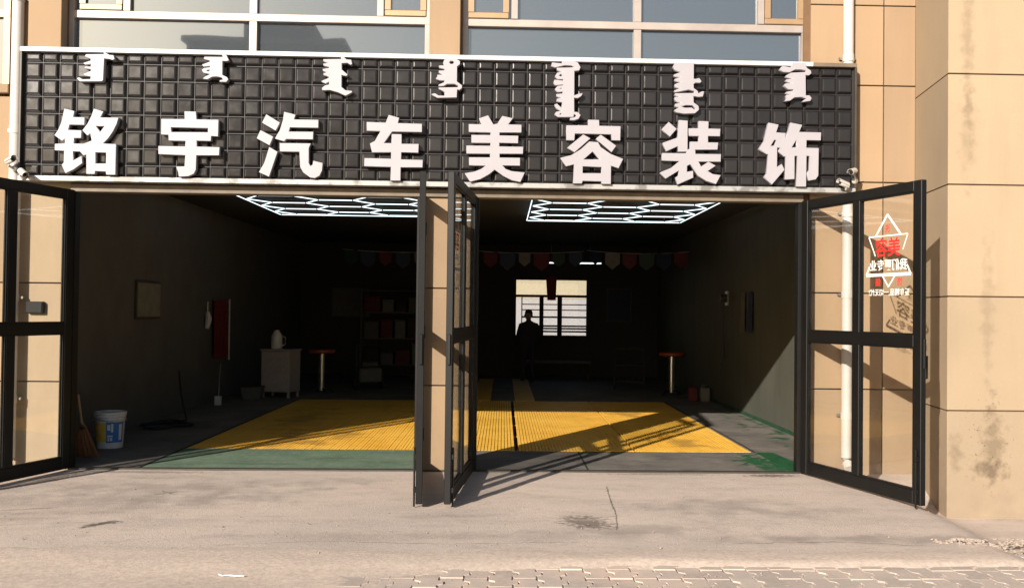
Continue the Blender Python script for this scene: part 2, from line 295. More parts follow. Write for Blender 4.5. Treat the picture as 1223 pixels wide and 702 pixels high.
GLYPHS = {
 'a': [[(-4082,3350),(-3989,3329),(-4001,3274),(-3895,3271),(-3896,3201),(-4031,3201),(-4044,3154),(-3922,3151),(-3923,3079),(-3987,3078),(-3990,3028),(-3900,3027),(-3827,3058),(-3841,3125),(-3867,3102),(-3914,3151),(-3869,3212),(-3832,3292),(-3813,3354),(-3724,3329),(-3753,3274),(-3586,3275),(-3600,3217),(-3633,3146),(-3676,3080),(-3724,3033),(-3604,3029),(-3603,2743),(-3689,2744),(-3694,2774),(-3789,2775),(-3792,2747),(-3870,2748),(-3874,2928),(-3898,2917),(-3933,2954),(-3994,2954),(-3993,2871),(-3917,2914),(-3906,2847),(-3988,2786),(-4061,2750),(-4097,2829),(-4078,2850),(-4077,2959),(-4163,2963),(-4162,3022),(-4071,3027),(-4072,3074),(-4096,3048),(-4168,3102),(-4137,3147),(-4105,3228)],[(-3791,3193),(-3712,3195),(-3753,3136)],[(-3789,2949),(-3693,2949),(-3693,2848),(-3789,2846)]],
 'b': [[(-2983,3344),(-2877,3344),(-2871,3272),(-2668,3272),(-2668,3115),(-2732,3118),(-2734,3071),(-2865,3072),(-2864,3019),(-2654,3017),(-2656,2939),(-2865,2936),(-2867,2804),(-2886,2764),(-2935,2741),(-3024,2736),(-3029,2771),(-3050,2829),(-2973,2832),(-2968,2937),(-3215,2943),(-3216,3018),(-2970,3017),(-2968,3070),(-3123,3071),(-3126,3124),(-3193,3126),(-3194,3270),(-2979,3272)],[(-3104,3193),(-2763,3193),(-2764,3153),(-3100,3150)]],
 'c': [[(-2228,3330),(-2100,3255),(-2139,3177),(-2266,3252)],[(-2280,3181),(-2160,3123),(-2193,3039),(-2313,3105)],[(-2196,3025),(-2118,2983),(-2193,2747),(-2288,2790),(-2240,2876)],[(-2064,3356),(-1957,3332),(-1972,3287),(-1745,3288),(-1744,3211),(-2007,3211),(-2017,3173),(-1791,3175),(-1792,3102),(-2040,3102),(-2060,3080),(-2145,3106),(-2101,3184),(-2073,3280)],[(-2099,3064),(-1811,3066),(-1829,3023),(-1828,2883),(-1813,2853),(-1792,2868),(-1787,2904),(-1699,2885),(-1703,2815),(-1727,2764),(-1772,2741),(-1816,2748),(-1877,2792),(-1907,2842),(-1917,2987),(-2098,2987)]],
 'd': [[(-1093,3345),(-994,3320),(-1007,3270),(-781,3267),(-780,3188),(-1059,3188),(-1134,3081),(-1064,3080),(-1062,3166),(-970,3166),(-969,3077),(-809,3078),(-811,2994),(-970,2996),(-972,2931),(-769,2929),(-770,2857),(-974,2855),(-974,2730),(-1069,2731),(-1066,2859),(-1314,2862),(-1312,2937),(-1065,2934),(-1066,2997),(-1243,2992),(-1264,3074),(-1219,3098),(-1166,3194),(-1295,3194),(-1297,3275),(-1120,3271)]],
 'e': [[(-164,3358),(-113,3273),(-78,3279),(-31,3354),(70,3335),(26,3276),(151,3275),(152,3200),(-53,3197),(-55,3171),(122,3171),(121,3098),(-55,3100),(-55,3067),(170,3068),(168,3000),(-51,2997),(-51,2963),(141,2964),(142,2888),(-23,2889),(8,2856),(64,2837),(187,2826),(147,2734),(65,2751),(-16,2790),(-96,2847),(-147,2803),(-227,2757),(-325,2730),(-376,2810),(-288,2826),(-223,2852),(-176,2887),(-337,2886),(-338,2960),(-141,2962),(-142,2998),(-363,2996),(-364,3070),(-140,3071),(-139,3099),(-317,3098),(-318,3171),(-140,3172),(-140,3198),(-343,3199),(-344,3272),(-225,3271),(-249,3327)]],
 'f': [[(777,3333),(881,3333),(884,3278),(1085,3277),(1084,3141),(1000,3144),(996,3200),(655,3200),(650,3136),(573,3137),(573,3276),(779,3280)],[(733,3193),(802,3158),(652,3022),(585,3067)],[(898,3194),(1046,3092),(1001,3028),(853,3155)],[(792,3128),(873,3122),(899,3077),(996,3013),(1113,2969),(1070,2879),(999,2901),(999,2729),(908,2731),(908,2755),(733,2755),(726,2730),(640,2731),(648,2911),(572,2889),(521,2969),(622,2996),(712,3054)],[(822,3033),(895,2960),(738,2958)],[(732,2892),(908,2890),(907,2829),(731,2829)]],
 'g': [[(1540,3326),(1617,3261),(1552,3184),(1475,3256)],[(1637,3345),(1721,3341),(1721,3067),(1744,3075),(1745,3142),(1827,3143),(1827,3199),(1733,3197),(1732,3268),(1826,3270),(1825,3339),(1919,3338),(1918,3270),(2032,3269),(2029,3197),(1915,3198),(1916,3139),(2013,3139),(2006,3070),(1795,3066),(1797,3028),(2040,3030),(2038,2956),(1827,2955),(1851,2909),(1920,2956),(1992,2919),(1916,2867),(1962,2840),(2039,2831),(1994,2744),(1902,2773),(1820,2823),(1773,2893),(1747,2928),(1719,2912),(1717,2857),(1776,2868),(1779,2802),(1708,2770),(1627,2733),(1611,2804),(1636,2820),(1641,2869),(1514,2787),(1463,2847),(1564,2890),(1650,2960),(1477,2961),(1482,3030),(1706,3032),(1716,3050),(1629,3048),(1629,3099),(1517,3046),(1486,3127),(1628,3180)]],
 'h': [[(2491,3335),(2588,3319),(2565,3245),(2656,3240),(2652,3187),(2681,3259),(2701,3339),(2814,3320),(2784,3253),(2995,3252),(2993,3174),(2856,3175),(2854,3104),(2973,3103),(2971,2840),(2946,2804),(2874,2791),(2858,2864),(2886,2895),(2885,3026),(2857,3025),(2854,2733),(2756,2735),(2768,3024),(2743,3023),(2743,2803),(2648,2800),(2655,3019),(2642,3013),(2583,3069),(2605,3099),(2576,3101),(2574,2915),(2619,2947),(2648,2891),(2526,2747),(2453,2822),(2479,2858),(2488,3036),(2472,3036),(2400,3086),(2451,3163),(2476,3276)],[(2548,3173),(2566,3170),(2549,3119),(2513,3115)],[(2757,3177),(2764,3107),(2713,3103)]],
 'i': [[(-3735,3886),(-3679,3857),(-3643,3855),(-3631,3818),(-3648,3808),(-3678,3817),(-3727,3821),(-3732,3620),(-3746,3608),(-3949,3604),(-3975,3635),(-3953,3643),(-3923,3626),(-3850,3627),(-3848,3654),(-3894,3658),(-3917,3673),(-3847,3704),(-3848,3721),(-3905,3729),(-3902,3743),(-3848,3744),(-3849,3771),(-3899,3760),(-3919,3776),(-3851,3800),(-3851,3817),(-3904,3839),(-3895,3858),(-3731,3863)]],
 'j': [[(-2650,3888),(-2607,3879),(-2579,3826),(-2605,3818),(-2640,3820),(-2640,3691),(-2596,3671),(-2583,3648),(-2602,3624),(-2665,3627),(-2662,3640),(-2632,3647),(-2649,3667),(-2695,3674),(-2735,3669),(-2774,3645),(-2820,3654),(-2794,3674),(-2758,3692),(-2758,3698),(-2815,3707),(-2830,3734),(-2809,3751),(-2756,3759),(-2756,3772),(-2816,3764),(-2829,3783),(-2757,3812),(-2757,3822),(-2814,3838),(-2807,3857),(-2639,3858)],[(-2785,3731),(-2759,3738),(-2759,3722),(-2779,3721)]],
 'k': [[(-1552,3894),(-1529,3891),(-1492,3858),(-1449,3856),(-1438,3816),(-1455,3805),(-1485,3825),(-1536,3820),(-1535,3763),(-1480,3717),(-1483,3704),(-1506,3702),(-1536,3710),(-1535,3599),(-1498,3569),(-1438,3564),(-1434,3550),(-1497,3516),(-1570,3548),(-1644,3567),(-1713,3564),(-1717,3585),(-1691,3609),(-1651,3620),(-1652,3647),(-1685,3626),(-1725,3649),(-1652,3684),(-1662,3694),(-1706,3710),(-1703,3725),(-1666,3733),(-1710,3746),(-1713,3763),(-1654,3774),(-1657,3784),(-1707,3797),(-1707,3814),(-1651,3821),(-1708,3837),(-1708,3855),(-1542,3861)]],
 'l': [[(-580,3874),(-547,3887),(-473,3888),(-433,3863),(-432,3833),(-459,3812),(-459,3671),(-410,3635),(-411,3608),(-436,3590),(-456,3593),(-459,3519),(-643,3512),(-697,3548),(-663,3556),(-630,3536),(-576,3534),(-576,3571),(-607,3587),(-630,3597),(-631,3610),(-450,3617),(-450,3634),(-484,3647),(-551,3645),(-584,3625),(-631,3624),(-631,3637),(-578,3662),(-578,3679),(-625,3678),(-658,3694),(-645,3711),(-642,3731),(-579,3729),(-632,3752),(-629,3769),(-576,3773),(-579,3786),(-630,3799),(-630,3816),(-580,3820),(-593,3840)],[(-533,3848),(-523,3862),(-500,3862),(-488,3849),(-500,3835),(-523,3835)]],
 'm': [[(526,3882),(639,3884),(675,3872),(702,3827),(689,3795),(644,3790),(644,3560),(678,3574),(723,3584),(714,3556),(678,3533),(644,3537),(646,3406),(680,3403),(707,3376),(689,3340),(645,3325),(604,3329),(608,3347),(644,3352),(671,3371),(644,3384),(640,3355),(491,3352),(460,3381),(477,3403),(527,3413),(473,3435),(459,3471),(481,3480),(526,3440),(530,3494),(476,3502),(481,3525),(530,3535),(476,3548),(476,3570),(534,3576),(534,3594),(480,3588),(462,3619),(488,3647),(538,3652),(538,3661),(461,3651),(447,3678),(456,3705),(537,3697),(537,3711),(483,3710),(460,3737),(482,3773),(536,3779),(478,3796),(477,3818),(657,3824),(612,3841),(549,3842),(459,3818),(423,3835),(432,3867),(522,3860)],[(498,3379),(522,3391),(527,3375)],[(496,3746),(518,3760),(530,3747),(516,3736)],[(502,3620),(520,3629),(529,3618)]],
 'n': [[(1653,3889),(1775,3889),(1775,3741),(1790,3737),(1827,3747),(1850,3716),(1836,3699),(1791,3701),(1775,3687),(1776,3651),(1814,3624),(1819,3602),(1855,3621),(1875,3621),(1864,3571),(1819,3566),(1775,3574),(1776,3515),(1824,3480),(1827,3444),(1789,3411),(1684,3405),(1612,3417),(1593,3439),(1639,3467),(1598,3476),(1602,3498),(1656,3508),(1597,3530),(1597,3562),(1647,3567),(1592,3584),(1601,3598),(1782,3604),(1778,3624),(1728,3634),(1655,3617),(1597,3607),(1592,3625),(1646,3648),(1596,3657),(1596,3684),(1655,3707),(1596,3715),(1595,3733),(1654,3753),(1591,3756),(1586,3774),(1654,3802),(1590,3819),(1576,3855),(1594,3883)],[(1657,3475),(1702,3487),(1765,3486),(1791,3461),(1788,3443),(1756,3466),(1693,3463)]],
 'o': [[(2722,3910),(2839,3912),(2853,3864),(2894,3838),(2898,3811),(2874,3791),(2843,3793),(2846,3602),(2882,3602),(2903,3575),(2889,3548),(2814,3540),(2827,3557),(2855,3575),(2807,3584),(2738,3579),(2697,3548),(2643,3543),(2663,3568),(2659,3602),(2728,3610),(2652,3619),(2662,3632),(2724,3644),(2727,3657),(2673,3656),(2652,3676),(2635,3697),(2652,3711),(2717,3715),(2651,3738),(2658,3748),(2723,3760),(2651,3775),(2658,3789),(2702,3814),(2846,3823),(2843,3840),(2798,3846),(2743,3845),(2689,3817),(2627,3819),(2593,3846),(2620,3877),(2702,3865)]],
}

# ================================================================= SETTING
gm = MB(); gm.add([(-300, -300, -.34), (300, -300, -.34), (300, 300, -.34), (-300, 300, -.34)], [(0, 1, 2, 3)])
gm.build('ground', 'ground_far', kind='structure')
# concrete apron, a slab with a broken right front corner
def apron_edge(x): return (-3.14 + .05 * noise.noise((x * 1.7, 0, 0)) + .02 * noise.noise((x * 9, 5, 0))) if x < 3.02 else -2.56 - .015 * noise.noise((x * 12, 5, 0)) + (.0 if x > 3.2 else -(3.2 - x) * 2.6)
am = MB(); NX, NY = 200, 40; X0, X1 = -10., 9.
for j in range(NY + 1):
    for i in range(NX + 1):
        x = X0 + (X1 - X0) * i / NX; y = apron_edge(x) * j / NY; am.v.append((x, y, apron_z(x, y) - .004))
for j in range(NY):
    for i in range(NX):
        a = j * (NX + 1) + i; am.f.append((a, a + 1, a + NX + 2, a + NX + 1)); am.mi.append(0)
n0 = len(am.v)                                   # the slab's front face
for i in range(NX + 1):
    v = am.v[NY * (NX + 1) + i]; am.v.append((v[0], v[1], v[2] - .16))
for i in range(NX):
    a = NY * (NX + 1) + i; am.f.append((a, a + 1, n0 + i + 1, n0 + i)); am.mi.append(0)
apron = am.build('concrete_apron', 'apron', smooth=True, kind='structure')
def crack(pts, w0, jit):
    P_ = []
    for (a, b) in zip(pts, pts[1:]):
        n = max(2, int(math.hypot(b[0] - a[0], b[1] - a[1]) / .035))
        P_ += [(a[0] + (b[0] - a[0]) * k / n + random.gauss(0, jit), a[1] + (b[1] - a[1]) * k / n + random.gauss(0, jit * .5)) for k in range(n)]
    P_.append(pts[-1]); m = MB(); v = []
    for k, (x, y) in enumerate(P_):
        d = Vector((P_[min(k + 1, len(P_) - 1)][0] - P_[max(k - 1, 0)][0], P_[min(k + 1, len(P_) - 1)][1] - P_[max(k - 1, 0)][1])).normalized(); n = Vector((-d.y, d.x)) * w0 * random.uniform(.25, 1) * (1 if 0 < k < len(P_) - 1 else .1)
        v += [(x - n.x, y - n.y, apron_z(x, y) - .001), (x + n.x, y + n.y, apron_z(x, y) - .001)]
    m.add(v, [(2 * k, 2 * k + 1, 2 * k + 3, 2 * k + 2) for k in range(len(P_) - 1)]); m.build('crack', 'crack_dirt', apron)
crack([(.93, -.72), (.90, -1.3), (.88, -1.9), (.83, -2.38)], .008, .003)
crack([(.45, -1.97), (.62, -2.0), (.88, -1.93)], .005, .006); crack([(.45, -1.97), (.58, -2.16), (.82, -2.36)], .006, .008)
crack([(-1.9, -2.85), (-1.2, -2.72), (-.3, -2.78), (.6, -2.7)], .003, .012); crack([(1.6, -2.75), (2.3, -2.68), (2.9, -2.8)], .004, .014); crack([(-2.84, -1.03), (-2.7, -1.16)], .012, .004); crack([(-3.6, -2.3), (-2.95, -2.2)], .003, .01)
# block pavement
pv = link('pavement', None, None, kind='structure')
PZ = -.062
base = MB(); base.add([(-60, -60, PZ - .035), (60, -60, PZ - .035), (60, -2.45, PZ - .035), (-60, -2.45, PZ - .035)], [(0, 1, 2, 3)])
pv.name = 'pavement_old'; bpy.data.objects.remove(pv)
pv = base.build('pavement', 'dust', kind='structure')
def paver_mesh():
    w, l, z = .0722, .1002, .036
    lp = [(-w - z / 2 + .004, -l), (w - z / 2 - .004, -l), (w - z / 2 - .004, -l / 2), (w + z / 2 - .004, -l / 4), (w + z / 2 - .004, l / 4), (w - z / 2 - .004, l / 2), (w - z / 2 - .004, l),
          (-w - z / 2 + .004, l), (-w - z / 2 + .004, l / 2), (-w + z / 2 + .004, l / 4), (-w + z / 2 + .004, -l / 4), (-w - z / 2 + .004, -l / 2)]
    m = MB(); n = len(lp); c = .006
    top = [(x * .965, y * .975, 0) for x, y in lp]; mid = [(x, y, -c) for x, y in lp]; bot = [(x, y, -.05) for x, y in lp]
    m.add(top + mid + bot, [tuple(range(n))] + [(i, (i + 1) % n, n + (i + 1) % n, n + i) for i in range(n)] + [(n + i, n + (i + 1) % n, 2 * n + (i + 1) % n, 2 * n + i) for i in range(n)])
    return m.mesh('paver', 'paver')
pme = paver_mesh(); cnt = 0; rest = MB()
spots = []
for i in range(-40, 42):
    for j in range(9):
        x = i * .145 + .02; y = -3.02 - j * .203 - (.012 if i % 2 else 0)
        if y > apron_edge(x) - .06 or y < -4.75: continue
        spots.append((x, y))
vis = [s for s in spots if -2.95 - .25 * (-3.2 - s[1]) < s[0] < 3.5 and s[1] > -4.1]
vis.sort(key=lambda s: abs(s[0] - 1.2)); vis = vis[:299]; vset = set(vis)
for x, y in spots:
    dz = random.uniform(-.004, .004); tl = random.uniform(-.012, .012), random.uniform(-.012, .012)
    if (x, y) in vset: link('paver', pme, pv, (x, y, PZ + dz), (tl[0], tl[1], random.uniform(-.02, .02)))
    else: rest.add([(v.co.x + x, v.co.y + y, v.co.z + PZ + dz) for v in pme.vertices], [tuple(p.vertices) for p in pme.polygons])
rest.build('outlying_pavers', 'paver', pv, kind='stuff')
# wind-blown dust that buries the pavers on the left
du = MB(); NX, NY = 220, 46
for j in range(NY + 1):
    for i in range(NX + 1):
        x = -6 + 12 * i / NX; y = -2.72 - 2.1 * j / NY
        w_ = ss((-y - 3.17 - .06 * noise.noise((x * .8, 3, 8))) / (.42 - .27 * ss((x + 1) / 2)))
        cov = (-.012 * ss((3.05 + y) / .25) + .001) * (1 - w_) + w_ * (.010 - .024 * ss((x + 1.9) / 2.2)) + .007 * noise.noise((x * 1.4, y * 2.6, 1)) + .003 * noise.noise((x * 6, y * 8, 4)) + .003 * noise.noise((x * 17, y * 19, 9))
        du.v.append((x, y, (apron_z(x, max(y, -3.1)) * (1 - w_) + PZ * w_) + cov))
for j in range(NY):
    for i in range(NX):
        a = j * (NX + 1) + i; du.f.append((a, a + 1, a + NX + 2, a + NX + 1)); du.mi.append(0)
du.build('drifted_dust', 'dust', smooth=True, kind='stuff', label='pale sandy dust drifted over the paving blocks', category='dust')
# rubble below the broken slab corner
rb = MB()
for k in range(320):
    x = random.uniform(3.0, 3.95); y = -2.62 - abs(random.gauss(0, .14)); r = random.uniform(.004, .015) * (1.3 if random.random() < .2 else 1)
    bm = bmesh.new(); bmesh.ops.create_icosphere(bm, subdivisions=1, radius=r)
    for v in bm.verts: v.co = Vector((v.co.x * 1.3, v.co.y, v.co.z * .75)) * random.uniform(.7, 1.25) + Vector((x, y, PZ + r * .45 + .03 * ss((-2.6 - y) / -.2 + 1)))
    bm.verts.index_update(); rb.add([v.co[:] for v in bm.verts], [[v.index for v in f.verts] for f in bm.faces]); bm.free()
rb.build('rubble', 'stone_grey', kind='stuff', label='broken concrete rubble below the slab edge by the right pier', category='rubble')

# loose grit
gr = MB()
for k in range(900):
    x = random.uniform(-4.6, 4.2); y = -.1 - 4.2 * random.random() ** .55; r = random.uniform(.002, .007) * (1.7 if random.random() < .06 else 1)
    z = apron_z(x, y) if y > -3.1 else PZ
    a, b, c = [Vector((math.cos(t_), math.sin(t_), 0)) * r * random.uniform(.7, 1.3) for t_ in (random.random(), 2.1 + random.random(), 4.2 + random.random())]
    o_ = Vector((x, y, z - .001)); gr.add([o_ + a, o_ + b, o_ + c, o_ + Vector((0, 0, r * 1.1))], [(0, 1, 3), (1, 2, 3), (2, 0, 3)])
gr.build('grit', 'stone_grey', kind='stuff', label='loose grit scattered over the concrete apron and paving', category='grit')

# ---------------------------------------------------------------- garage floor
PX0, PX1, PY0, PY1 = -3.42, 2.78, 1.40, 7.42
IX0, IX1, IY1 = -4.75, 3.67, 14.0
fl = MB(); T = -.0
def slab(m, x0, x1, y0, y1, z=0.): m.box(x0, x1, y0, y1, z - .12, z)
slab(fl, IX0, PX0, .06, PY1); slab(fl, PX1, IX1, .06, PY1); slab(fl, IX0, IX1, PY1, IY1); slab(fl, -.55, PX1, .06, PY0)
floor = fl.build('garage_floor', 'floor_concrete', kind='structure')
f2 = MB(); f2.box(PX0 + .002, -.552, .06, PY0, -.12, .003); f2.build('painted_strip', 'floor_green', floor, label='green painted strip of floor in front of the grating')
pt = MB(); pt.box(PX0, PX1, PY0, PY1, -.30, -.09); pt.build('pit_bottom', 'pit', floor)
PB = [PX0, PX0 + .0375 * 41, PX0 + .0375 * 82, .165, .165 + .0375 * 35, PX1 - .02]
for a, b in zip(PB, PB[1:]):       # grating in separate panels
    g = MB(); x = a + (.026 if a == .165 else .0055)
    while x < b - .02:
        g.box(x, x + .0305, PY0 + .006, PY1 - .006, -.03, .002 + random.uniform(-.0012, .0012)); x += .0375
    for yy in (1.7, 2.9, 4.1, 5.3, 6.5): g.box(a + .012, b - .012, yy, yy + .03, -.05, -.031)
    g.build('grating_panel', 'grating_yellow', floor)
for a, b in ((-.52, -.2), (.22, .56)):
    g = MB(); g.box(a, b, PY1 + .02, 12.9, -.1, .004); g.build('yellow_strip', 'grating_yellow', floor)
th = MB(); th.box(-4.06, 2.9, -.015, .058, -.08, .012, .004); th.build('threshold_rail', 'box_grey', floor)
eg = MB(); eg.box(PX0 - .03, PX0 - .004, .07, PY1, -.05, .006); eg.build('edge_angle', 'rubber_black', floor)
eg = MB(); eg.box(PX1 + .002, PX1 + .02, PY0, PY1, -.05, .005); eg.build('edge_angle', 'rubber_black', floor)
eg = MB(); eg.prism([(2.80, .10), (3.06, .10), (2.99, 1.38), (2.80, 1.38)], 'z', -.01, .0035); eg.build('painted_strip', 'painted_green', floor)
ck = MB(); ck.box(.83, .845, .08, 1.38, -.001, .0025); ck.build('expansion_joint', 'rubber_black', floor)

# ================================================================= SHOP BUILDING
B = thing('shop_building', 'tan panelled shop building with open double garage bays and upper windows', 'building')
HZ = [-.12, .81, 1.735, 2.81, 3.75, 4.53, 5.3]
J = .006
def panels(parent, mat, axis, at, a0, a1, zs, cuts=(), depth=.03, out=-1):
    """rows of stone panels with recessed joints; axis 'y': faces -Y at y=at"""
    xs = [a0] + list(cuts) + [a1]
    for i in range(len(xs) - 1):
        for j in range(len(zs) - 1):
            m = MB(); m.box(xs[i] + J, xs[i + 1] - J, at, at + depth, zs[j] + J, zs[j + 1] - J, .003)
            m.build('panel', mat, parent)
# left wall
wl = MB(); wl.box(-4.76, -4.08, .03, .10, -.3, 3.3); wl.box(-9.0, -4.76, .03, .28, -.3, 5.3); wl.box(-4.76, -4.16, .035, .28, 3.3, 5.3)
wl = wl.build('facade_wall', 'joint', B)
panels(wl, 'panel_pale', 'y', 0, -4.66, -4.08, [-.12, .815, 1.74, 2.7]); panels(wl, 'panel_tan', 'y', 0, -7.5, -4.66, [-.12, .815, 1.74, 2.7, 3.5], (-6.1,))
m = MB(); m.box(-4.078, -4.066, -.002, .095, -.1, 2.6); m.build('jamb', 'panel_tan', wl)
m = MB(); m.box(-4.47, -4.165, -.10, .034, 3.94, 5.3, .004); m.build('panel', 'panel_tan', wl)
m = MB(); m.box(-4.66, -4.474, -.03, .034, 2.71, 5.3, .004); m.build('panel', 'panel_tan', wl)
m = MB(); m.box(-7.5, -4.66, -.06, .0, 3.515, 3.6, .006); m.build('window_sill', 'panel_tan', wl)
# right wall
wr = MB(); wr.box(2.885, 4.6, .03, .10, -.4, 5.3); wr = wr.build('facade_wall', 'joint', B)
panels(wr, 'panel_tan', 'y', 0, 2.945, 3.985, HZ, (3.668,))
m = MB(); m.box(2.883, 2.939, -.004, .095, -.1, 2.6, .003); m.build('jamb', 'panel_pale', wr)
# centre pilaster
wc = MB(); wc.box(-.80, -.27, .03, .10, -.2, 3.3); wc.box(-.73, -.42, .0, .28, 3.3, 5.3); wc = wc.build('pilaster', 'joint', B)
panels(wc, 'panel_tan', 'y', -.0, -.80, -.27, [-.1, .81, 1.735, 2.69])
m = MB(); m.box(-.732, -.44, -.08, -.003, 3.6, 5.3, .004); m.build('panel', 'panel_tan', wc)
# right pier, standing proud of the wall
PF = [(3.985, .0), (3.845, -1.0), (6.2, -1.0), (6.2, .0)]
pm = MB(); pm.prism([(3.995, -.0), (3.86, -.985), (8.2, -.985), (8.2, .3), (3.995, .3)], 'z', -.5, 5.3); pier = pm.build('pier', 'joint', B)
PZS = [-.3, .708, 1.695, 2.667, 3.632, 4.6, 5.3]
for i in range(len(PZS) - 1):
    z0, z1 = PZS[i] + J, PZS[i + 1] - J
    m = MB(); m.prism([(3.978, -.003), (3.845, -1.0), (3.866, -.98), (3.996, -.003)], 'z', z0, z1); m.build('panel', 'panel_pale', pier)
    for xa, xb in ((3.847, 5.4), (5.412, 6.9), (6.912, 8.19)):
        m = MB(); m.box(xa, xb, -1.003, -.98, z0, z1, .003); m.build('panel', 'panel_pale', pier)
for n_, a, b in (('reveal_shade_frame', 2.835, 2.882), ('reveal_shade_frame', -4.065, -4.035), ('reveal_shade_frame', -.83, -.802), ('reveal_shade_frame', -.268, -.24)):  # black frames; their lining also stands in for shade on the jamb reveals
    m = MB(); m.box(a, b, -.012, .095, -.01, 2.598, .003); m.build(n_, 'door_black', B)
# lintel over the bays, structural wall behind the sign
m = MB(); m.box(-4.08, 2.885, .0, .10, 2.6, 3.35); m.build('lintel', 'lintel_brown', B)
m = MB(); m.box(-4.08, 2.88, -.032, -.003, 2.602, 2.675, .004); m.build('lintel_fascia', 'lintel_brown', B)
# the rest of the shell: walls, ceiling, upper room, roof
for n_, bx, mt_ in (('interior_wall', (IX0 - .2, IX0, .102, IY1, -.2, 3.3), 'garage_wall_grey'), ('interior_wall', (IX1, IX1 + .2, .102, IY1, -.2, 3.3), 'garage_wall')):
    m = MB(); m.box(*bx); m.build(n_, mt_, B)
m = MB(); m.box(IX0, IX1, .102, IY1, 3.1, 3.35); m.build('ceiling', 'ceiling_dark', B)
m = MB(); m.box(-9, 6.2, .28, IY1 + .2, 5.3, 5.5); m.box(-9, -8.8, .28, IY1, -.2, 5.3); m.box(6.0, 6.2, .28, IY1, -.2, 5.3); m.box(-8.8, 6.0, .9, 1.0, 3.35, 5.3); m.build('roof', 'roof_grey', B)
bw = MB(); wx0, wx1, wz0, wz1 = .275, 2.01, .93, 2.31
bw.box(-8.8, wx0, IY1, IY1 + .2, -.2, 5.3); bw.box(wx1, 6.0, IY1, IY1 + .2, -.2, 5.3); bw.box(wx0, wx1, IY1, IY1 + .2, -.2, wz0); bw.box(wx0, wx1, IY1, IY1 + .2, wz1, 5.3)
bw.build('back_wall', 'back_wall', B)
sk = MB(); sk.box(IX1 - .012, IX1 - .002, .3, 12, .0, .05); sk.build('skirting', 'skirting_green', B)
# back window
y = IY1 + .06
wf = MB(); t = .035
wf.box(wx0, wx1, y, y + .06, wz1 - .03, wz1); wf.box(wx0, wx1, y, y + .06, wz0, wz0 + .04); wf.box(wx0, wx0 + .03, y, y + .06, wz0 + .04, wz1 - .03); wf.box(wx1 - .03, wx1, y, y + .06, wz0 + .04, wz1 - .03)
wf.box(wx0 + .03, wx1 - .03, y, y + .06, 1.87, 1.93); wf.box(.86, .96, y, y + .06, wz0 + .04, 1.87); wf.box(1.29, 1.40, y, y + .06, wz0 + .04, 1.87)
wf = wf.build('window', 'rubber_black', B, label='small barred window in the back wall of the garage')
for zb in (1.70, 1.57, 1.40, 1.19, 1.13, 1.06): 
    m = MB(); m.box(.44, 1.98, y - .03, y - .005, zb - (.012 if zb > 1.45 else .02), zb + (.012 if zb > 1.45 else .02)); m.build('bar', 'rubber_black', wf)
m = MB(); m.box(.43, .455, y - .03, y - .005, wz0 + .04, 1.87); m.build('bar', 'rubber_black', wf)
m = MB(); m.box(wx0 + .03, wx1 - .03, y + .025, y + .031, wz0 + .04, wz1 - .03); m.build('pane', 'clear_glass', wf)
# upper windows
def upper_window(x0, x1, z0, z1, mull, cases, trans, y=.10):
    f = MB(); w2 = .036; d = .05
    f.box(x0, x1, y - d, y + .02, trans - w2, trans + w2, .004)
    for a, b in ((x0, x0 + .05), (x1 - .05, x1)): f.box(a, b, y - d + .002, y + .02, z0, z1)
    for mx in mull: f.box(mx - .037, mx + .037, y - d + .004, y + .02, z0, trans - w2, .004); f.box(mx - .037, mx + .037, y - d + .004, y + .02, trans + w2, z1, .004)
    o = f.build('upper_window', 'alu_frame', B)
    edges = [x0 + .05] + sorted(mull) + [x1 - .05]
    p = MB(); p.box(x0 + .04, x1 - .04, y, y + .008, z0, trans); p.build('pane', 'window_glass', o)
    tops = [x0 + .05]
    solid = sorted([(a, b) for a, b in cases])
    p = MB(); p.box(x0 + .04, x1 - .04, y + .001, y + .009, trans, z1); p.build('pane', 'window_glass', o)
    for a, b in solid:
        c = MB(); q = y - d - .012
        c.box(a, b, q, y - .003, trans + w2 + .004, trans + w2 + .06, .005); c.box(a, a + .055, q, y - .003, trans + w2 + .062, z1); c.box(b - .055, b, q, y - .003, trans + w2 + .062, z1)
        c.build('casement', 'alu_warm', o)
        c = MB(); c.box(a + .03, b - .03, y - .028, y - .02, trans + w2 + .03, z1); c.build('pane', 'window_glass', o)
upper_window(-4.16, -.735, 3.35, 5.3, (-2.425,), ((-4.06, -3.66), (-1.17, -.775)), 4.305)
upper_window(-.42, 2.925, 3.35, 5.3, (1.27,), ((-.37, .02), (2.51, 2.89)), 4.301)
m = MB(); m.box(-3.65, -3.59, .05, .11, 4.345, 5.3); m.build('mullion', 'alu_frame', B)
for a in (-1.24, .05, 2.45): m = MB(); m.box(a - .005, a + .055, .052, .112, 4.345, 5.3); m.build('mullion', 'alu_frame', B)
o = MB(); o.box(-7.4, -4.66, -.05, .02, 4.23, 4.30); o.box(-4.72, -4.66, -.048, .02, 3.6, 4.23); o.box(-4.72, -4.66, -.048, .02, 4.3, 5.3)
o = o.build('upper_window', 'alu_warm', B); m = MB(); m.box(-7.4, -4.7, -.01, .0, 3.6, 5.3); m.build('pane', 'window_glass', o)
